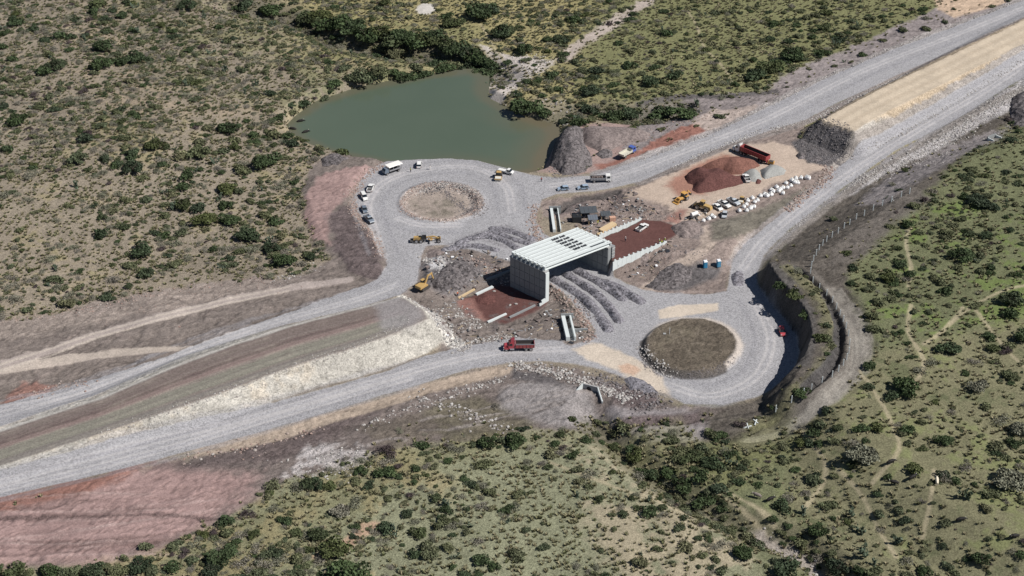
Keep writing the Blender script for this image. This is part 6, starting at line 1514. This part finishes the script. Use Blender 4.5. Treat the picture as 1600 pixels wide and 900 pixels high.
for px, py, rz, lb in ((1168, 668, .3, 'white braced post lying at the lower end of the fence, left one'), (1181, 661, 1.2, 'white post lying beside the wheel tracks, right of the braced one')):
    t = empty('fallen_post', at(px, py), rz, lb, 'post')
    MB().bar((-1.2, 0, .15), (1.2, .1, .25), .28).build('post', CONC_W, t); MB().bar((0, -.6, .1), (.1, .8, .9), .22).build('brace', CONC_W, t)
p = at(1046, 522); t = empty('marker_post', p, 0, 'thin white marker post standing on the nearer island', 'post'); MB().cyl((0, 0, 1.0), (0, 0, 1), .07, 2.2, 8).build('pole', WROOF, t); MB().box(-1.8, -1.0, -.3, .3, -.05, .25).build('footing', CONC_D, t)
t = empty('sign_board', at(591, 245), .4, 'small white board on posts at the pond edge', 'board')
MB().box(-.7, .7, -.04, .04, .6, 1.7).build('board', WROOF, t)
for s_ in (-1, 1): MB().box(s_ * .55 - .05, s_ * .55 + .05, .045, .13, -.2, 1.75).build('post', WOOD, t)

# ---------------------------------------------------------------- people and cattle
def skin(name, V, E, Rd, mat, sub=1, root=0):
    me = bpy.data.meshes.new(name); me.from_pydata(V, E, [])
    o = bpy.data.objects.new(name, me); COL.objects.link(o)
    md = o.modifiers.new('skin', 'SKIN'); md.use_smooth_shade = True
    for k, sv in enumerate(me.skin_vertices[0].data): sv.radius = (Rd[k], Rd[k]) if isinstance(Rd[k], (int, float)) else Rd[k]
    me.skin_vertices[0].data[root].use_root = True
    if sub: s2 = o.modifiers.new('sub', 'SUBSURF'); s2.levels = sub; s2.render_levels = sub
    dg = bpy.context.evaluated_depsgraph_get(); m2 = bpy.data.meshes.new_from_object(o.evaluated_get(dg))
    bpy.data.objects.remove(o); m2.name = name; m2.materials.clear(); m2.materials.append(mat)
    for p in m2.polygons: p.material_index = 0
    return m2
def chain(*pts):
    return list(pts)
SKIN = simple('skin', (.32, .19, .13), .6); NAVYC = simple('navy_cloth', (.04, .05, .09), .9); HIVIS = simple('hi_vis_cloth', (.55, .72, .06), .8); HIOR = simple('orange_cloth', (.75, .16, .05), .8); WCLOTH = simple('white_cloth', (.72, .72, .70), .9); REDC = simple('red_cloth', (.55, .06, .05), .9); HELM = simple('white_helmet', (.8, .8, .78), .35); HELY = simple('yellow_helmet', (.75, .5, .05), .35); HAIR = simple('dark_hair', (.02, .016, .014), .8)
BV = [(0, 0, .95), (0, 0, 1.15), (0, 0, 1.38), (0, .01, 1.50), (0, .02, 1.62), (0, .03, 1.72)]; BE = [(0, 1), (1, 2), (2, 3), (3, 4), (4, 5)]; BR_ = [(.15, .10), (.14, .09), (.16, .10), .05, .085, .07]
def limb(pts, rads, start):
    i0 = start
    for p, r_ in zip(pts, rads):
        BV.append(p); BR_.append(r_); BE.append((i0, len(BV) - 1)); i0 = len(BV) - 1
    return i0
for s_ in (-1, 1):
    limb([(s_ * .10, 0, .88), (s_ * .11, .03, .50), (s_ * .12, -.01, .09), (s_ * .12, .14, .04)], [.085, .058, .042, .035], 0)
    w_ = limb([(s_ * .19, 0, 1.42), (s_ * .25, -.02, 1.14), (s_ * .25, .08, .90), (s_ * .25, .11, .82)], [.06, .045, .034, .035], 2)
    for f in range(4): limb([(s_ * .25, .09 + .022 * (f - .5), .77), (s_ * .245, .10 + .022 * (f - .5), .70 - .008 * (f % 2))], [.011, .009], w_)
    limb([(s_ * .22, .15, .80), (s_ * .21, .16, .75)], [.011, .009], w_)
limb([(0, .115, 1.62)], [.02], 4)
BODY = skin('body', BV, BE, BR_, SKIN)
TR_V = [(0, 0, .97), (.10, 0, .88), (.11, .03, .50), (.12, -.01, .12), (-.10, 0, .88), (-.11, .03, .50), (-.12, -.01, .12)]
TROUS = {m_.name: skin('trousers', TR_V, [(0, 1), (1, 2), (2, 3), (0, 4), (4, 5), (5, 6)], [(.165, .12), .105, .08, .065, .105, .08, .065], m_) for m_ in (NAVYC, WCLOTH)}
SH_V = [(0, 0, .93), (0, 0, 1.15), (0, 0, 1.42), (.19, 0, 1.43), (.25, -.02, 1.14), (-.19, 0, 1.43), (-.25, -.02, 1.14)]
SHIRT = {m_.name: skin('shirt', SH_V, [(0, 1), (1, 2), (2, 3), (3, 4), (2, 5), (5, 6)], [(.17, .12), (.165, .115), (.175, .12), .08, .062, .08, .062], m_) for m_ in (HIVIS, HIOR, WCLOTH, REDC, NAVYC)}
def dome(mat, name):
    b_ = MB(); b_.cyl((0, .03, 1.745), (0, 0, 1), .13, .09, 12, .10).cyl((0, .03, 1.81), (0, 0, 1), .10, .05, 12, .04)
    if name == 'helmet': b_.cyl((0, .06, 1.705), (0, 0, 1), .16, .015, 12)
    return b_.mesh(name, mat, 0, True)
HATS = {'white helmet': dome(HELM, 'helmet'), 'yellow helmet': dome(HELY, 'helmet'), 'dark hair': dome(HAIR, 'hair')}
def person(px, py, label, shirt, trous=NAVYC, hat='dark hair', rz=None, z=None):
    p = at(px, py)
    if z is not None: p = Vector((*W(px, py, z), z))
    t = empty('person', p, random.uniform(0, 6.28) if rz is None else rz, label, 'person')
    link('body', BODY, None, t); link('trousers', TROUS[trous.name], None, t); link('shirt', SHIRT[shirt.name], None, t); link('helmet' if 'helmet' in hat else 'hair', HATS[hat], None, t)
person(641.5, 269, 'person in yellow green vest standing right of the tarpaulin truck', HIVIS)
person(672, 265, 'person in white clothes standing right of the white utility car', WCLOTH, WCLOTH)
person(846, 284, 'person in red top walking on the road left of the blue cars', REDC)
person(977, 378, 'person in pale clothes standing alone on the red fill', WCLOTH, NAVYC, 'white helmet')
person(1030, 381, 'worker in hi-vis by the near stepped wall, left one of three', HIVIS, NAVYC, 'white helmet')
person(1033.5, 383, 'worker in hi-vis by the near stepped wall, middle one of three', HIVIS, NAVYC, 'yellow helmet')
person(1038.5, 379, 'worker in hi-vis by the near stepped wall, right one of three', HIVIS, NAVYC, 'white helmet')
person(594, 246, 'person in dark clothes beside the white board at the pond edge', NAVYC)
person(784, 534, 'worker in orange standing on the verge behind the red truck', HIOR)
person(934, 352, 'worker in hi-vis in front of the small grey shelter', HIVIS, NAVYC, 'yellow helmet')
person(715, 463, 'worker in orange at the left corner of the red pit', HIOR, NAVYC, 'white helmet')
CV = [(-.75, 0, 1.02), (-.3, 0, 1.0), (.25, 0, .98), (.65, 0, 1.05), (.95, 0, 1.12), (1.15, 0, 1.0), (1.45, 0, .78), (1.55, 0, .70)]
CE = [(k, k + 1) for k in range(7)]; CR = [.27, .36, .37, .30, .19, .15, .10, .08]
def cl(pts, rads, st):
    i0 = st
    for p, r_ in zip(pts, rads): CV.append(p); CR.append(r_); CE.append((i0, len(CV) - 1)); i0 = len(CV) - 1
for s_ in (-1, 1):
    cl([(.62, s_ * .18, .72), (.60, s_ * .18, .38), (.62, s_ * .18, .06)], [.11, .06, .055], 3)
    cl([(-.70, s_ * .19, .74), (-.86, s_ * .18, .44), (-.78, s_ * .18, .06)], [.14, .065, .055], 0)
    cl([(1.12, s_ * .22, 1.05)], [.04], 5)
cl([(-1.0, 0, .95), (-1.06, 0, .5)], [.035, .03], 0)
CBLK = simple('black_hide', (.016, .014, .013), .7); CWHT = simple('cream_hide', (.70, .62, .48), .8); CGRY = simple('grey_brown_hide', (.20, .17, .15), .8)
COWM = {m_.name: skin('body', CV, CE, CR, m_, 1, 2) for m_ in (CBLK, CWHT, CGRY)}
HORN = MB().bar((1.08, .1, 1.15), (1.14, .32, 1.3), .05).bar((1.08, -.1, 1.15), (1.14, -.32, 1.3), .05).mesh('horn', P_BONE)
def cow(px, py, label, m_=CBLK, rz=0, dz=0):
    p = at(px, py); p.z += dz
    t = empty('cow', p, rz, label, 'cow', None)
    t.scale = (1.15,) * 3
    link('body', COWM[m_.name], None, t); link('horn', HORN, None, t)
cow(1391, 726, 'black cow grazing right of the big grey bush on the pasture', CBLK, .3)
cow(1397, 758, 'black cow below the first one on the right pasture', CBLK, 3.0)
cow(1425, 750, 'black cow beside the round bush right of the other two', CBLK, .5)
cow(1463, 756, 'cream white cow alone on the right pasture', CWHT, 1.4)
cow(1500, 816, 'black cow farthest down on the right pasture', CBLK, .1)
cow(1183, 778, 'grey brown cow on the green patch by the lower ravine', CGRY, 2.7)
cow(1203, 784, 'black cow on the green patch by the lower ravine', CBLK, .4)
cow(1585, 842, 'black cow at the right border low on the pasture', CBLK, 3.4)
for px, py, lb, rz in ((469, 190, 'uppermost of three at the left tip of the pond', .3), (458, 202, 'leftmost of three at the left tip of the pond', 3.0), (477, 207, 'rightmost of three at the left tip of the pond', .5)):
    x, y = W(px, py, -2.6); t = empty('cow', (x, y, -3.45), rz, 'black cow wading, ' + lb, 'cow', 'cattle wading in the pond'); t.scale = (1.3,) * 3
    link('body', COWM[CBLK.name], None, t); link('horn', HORN, None, t)
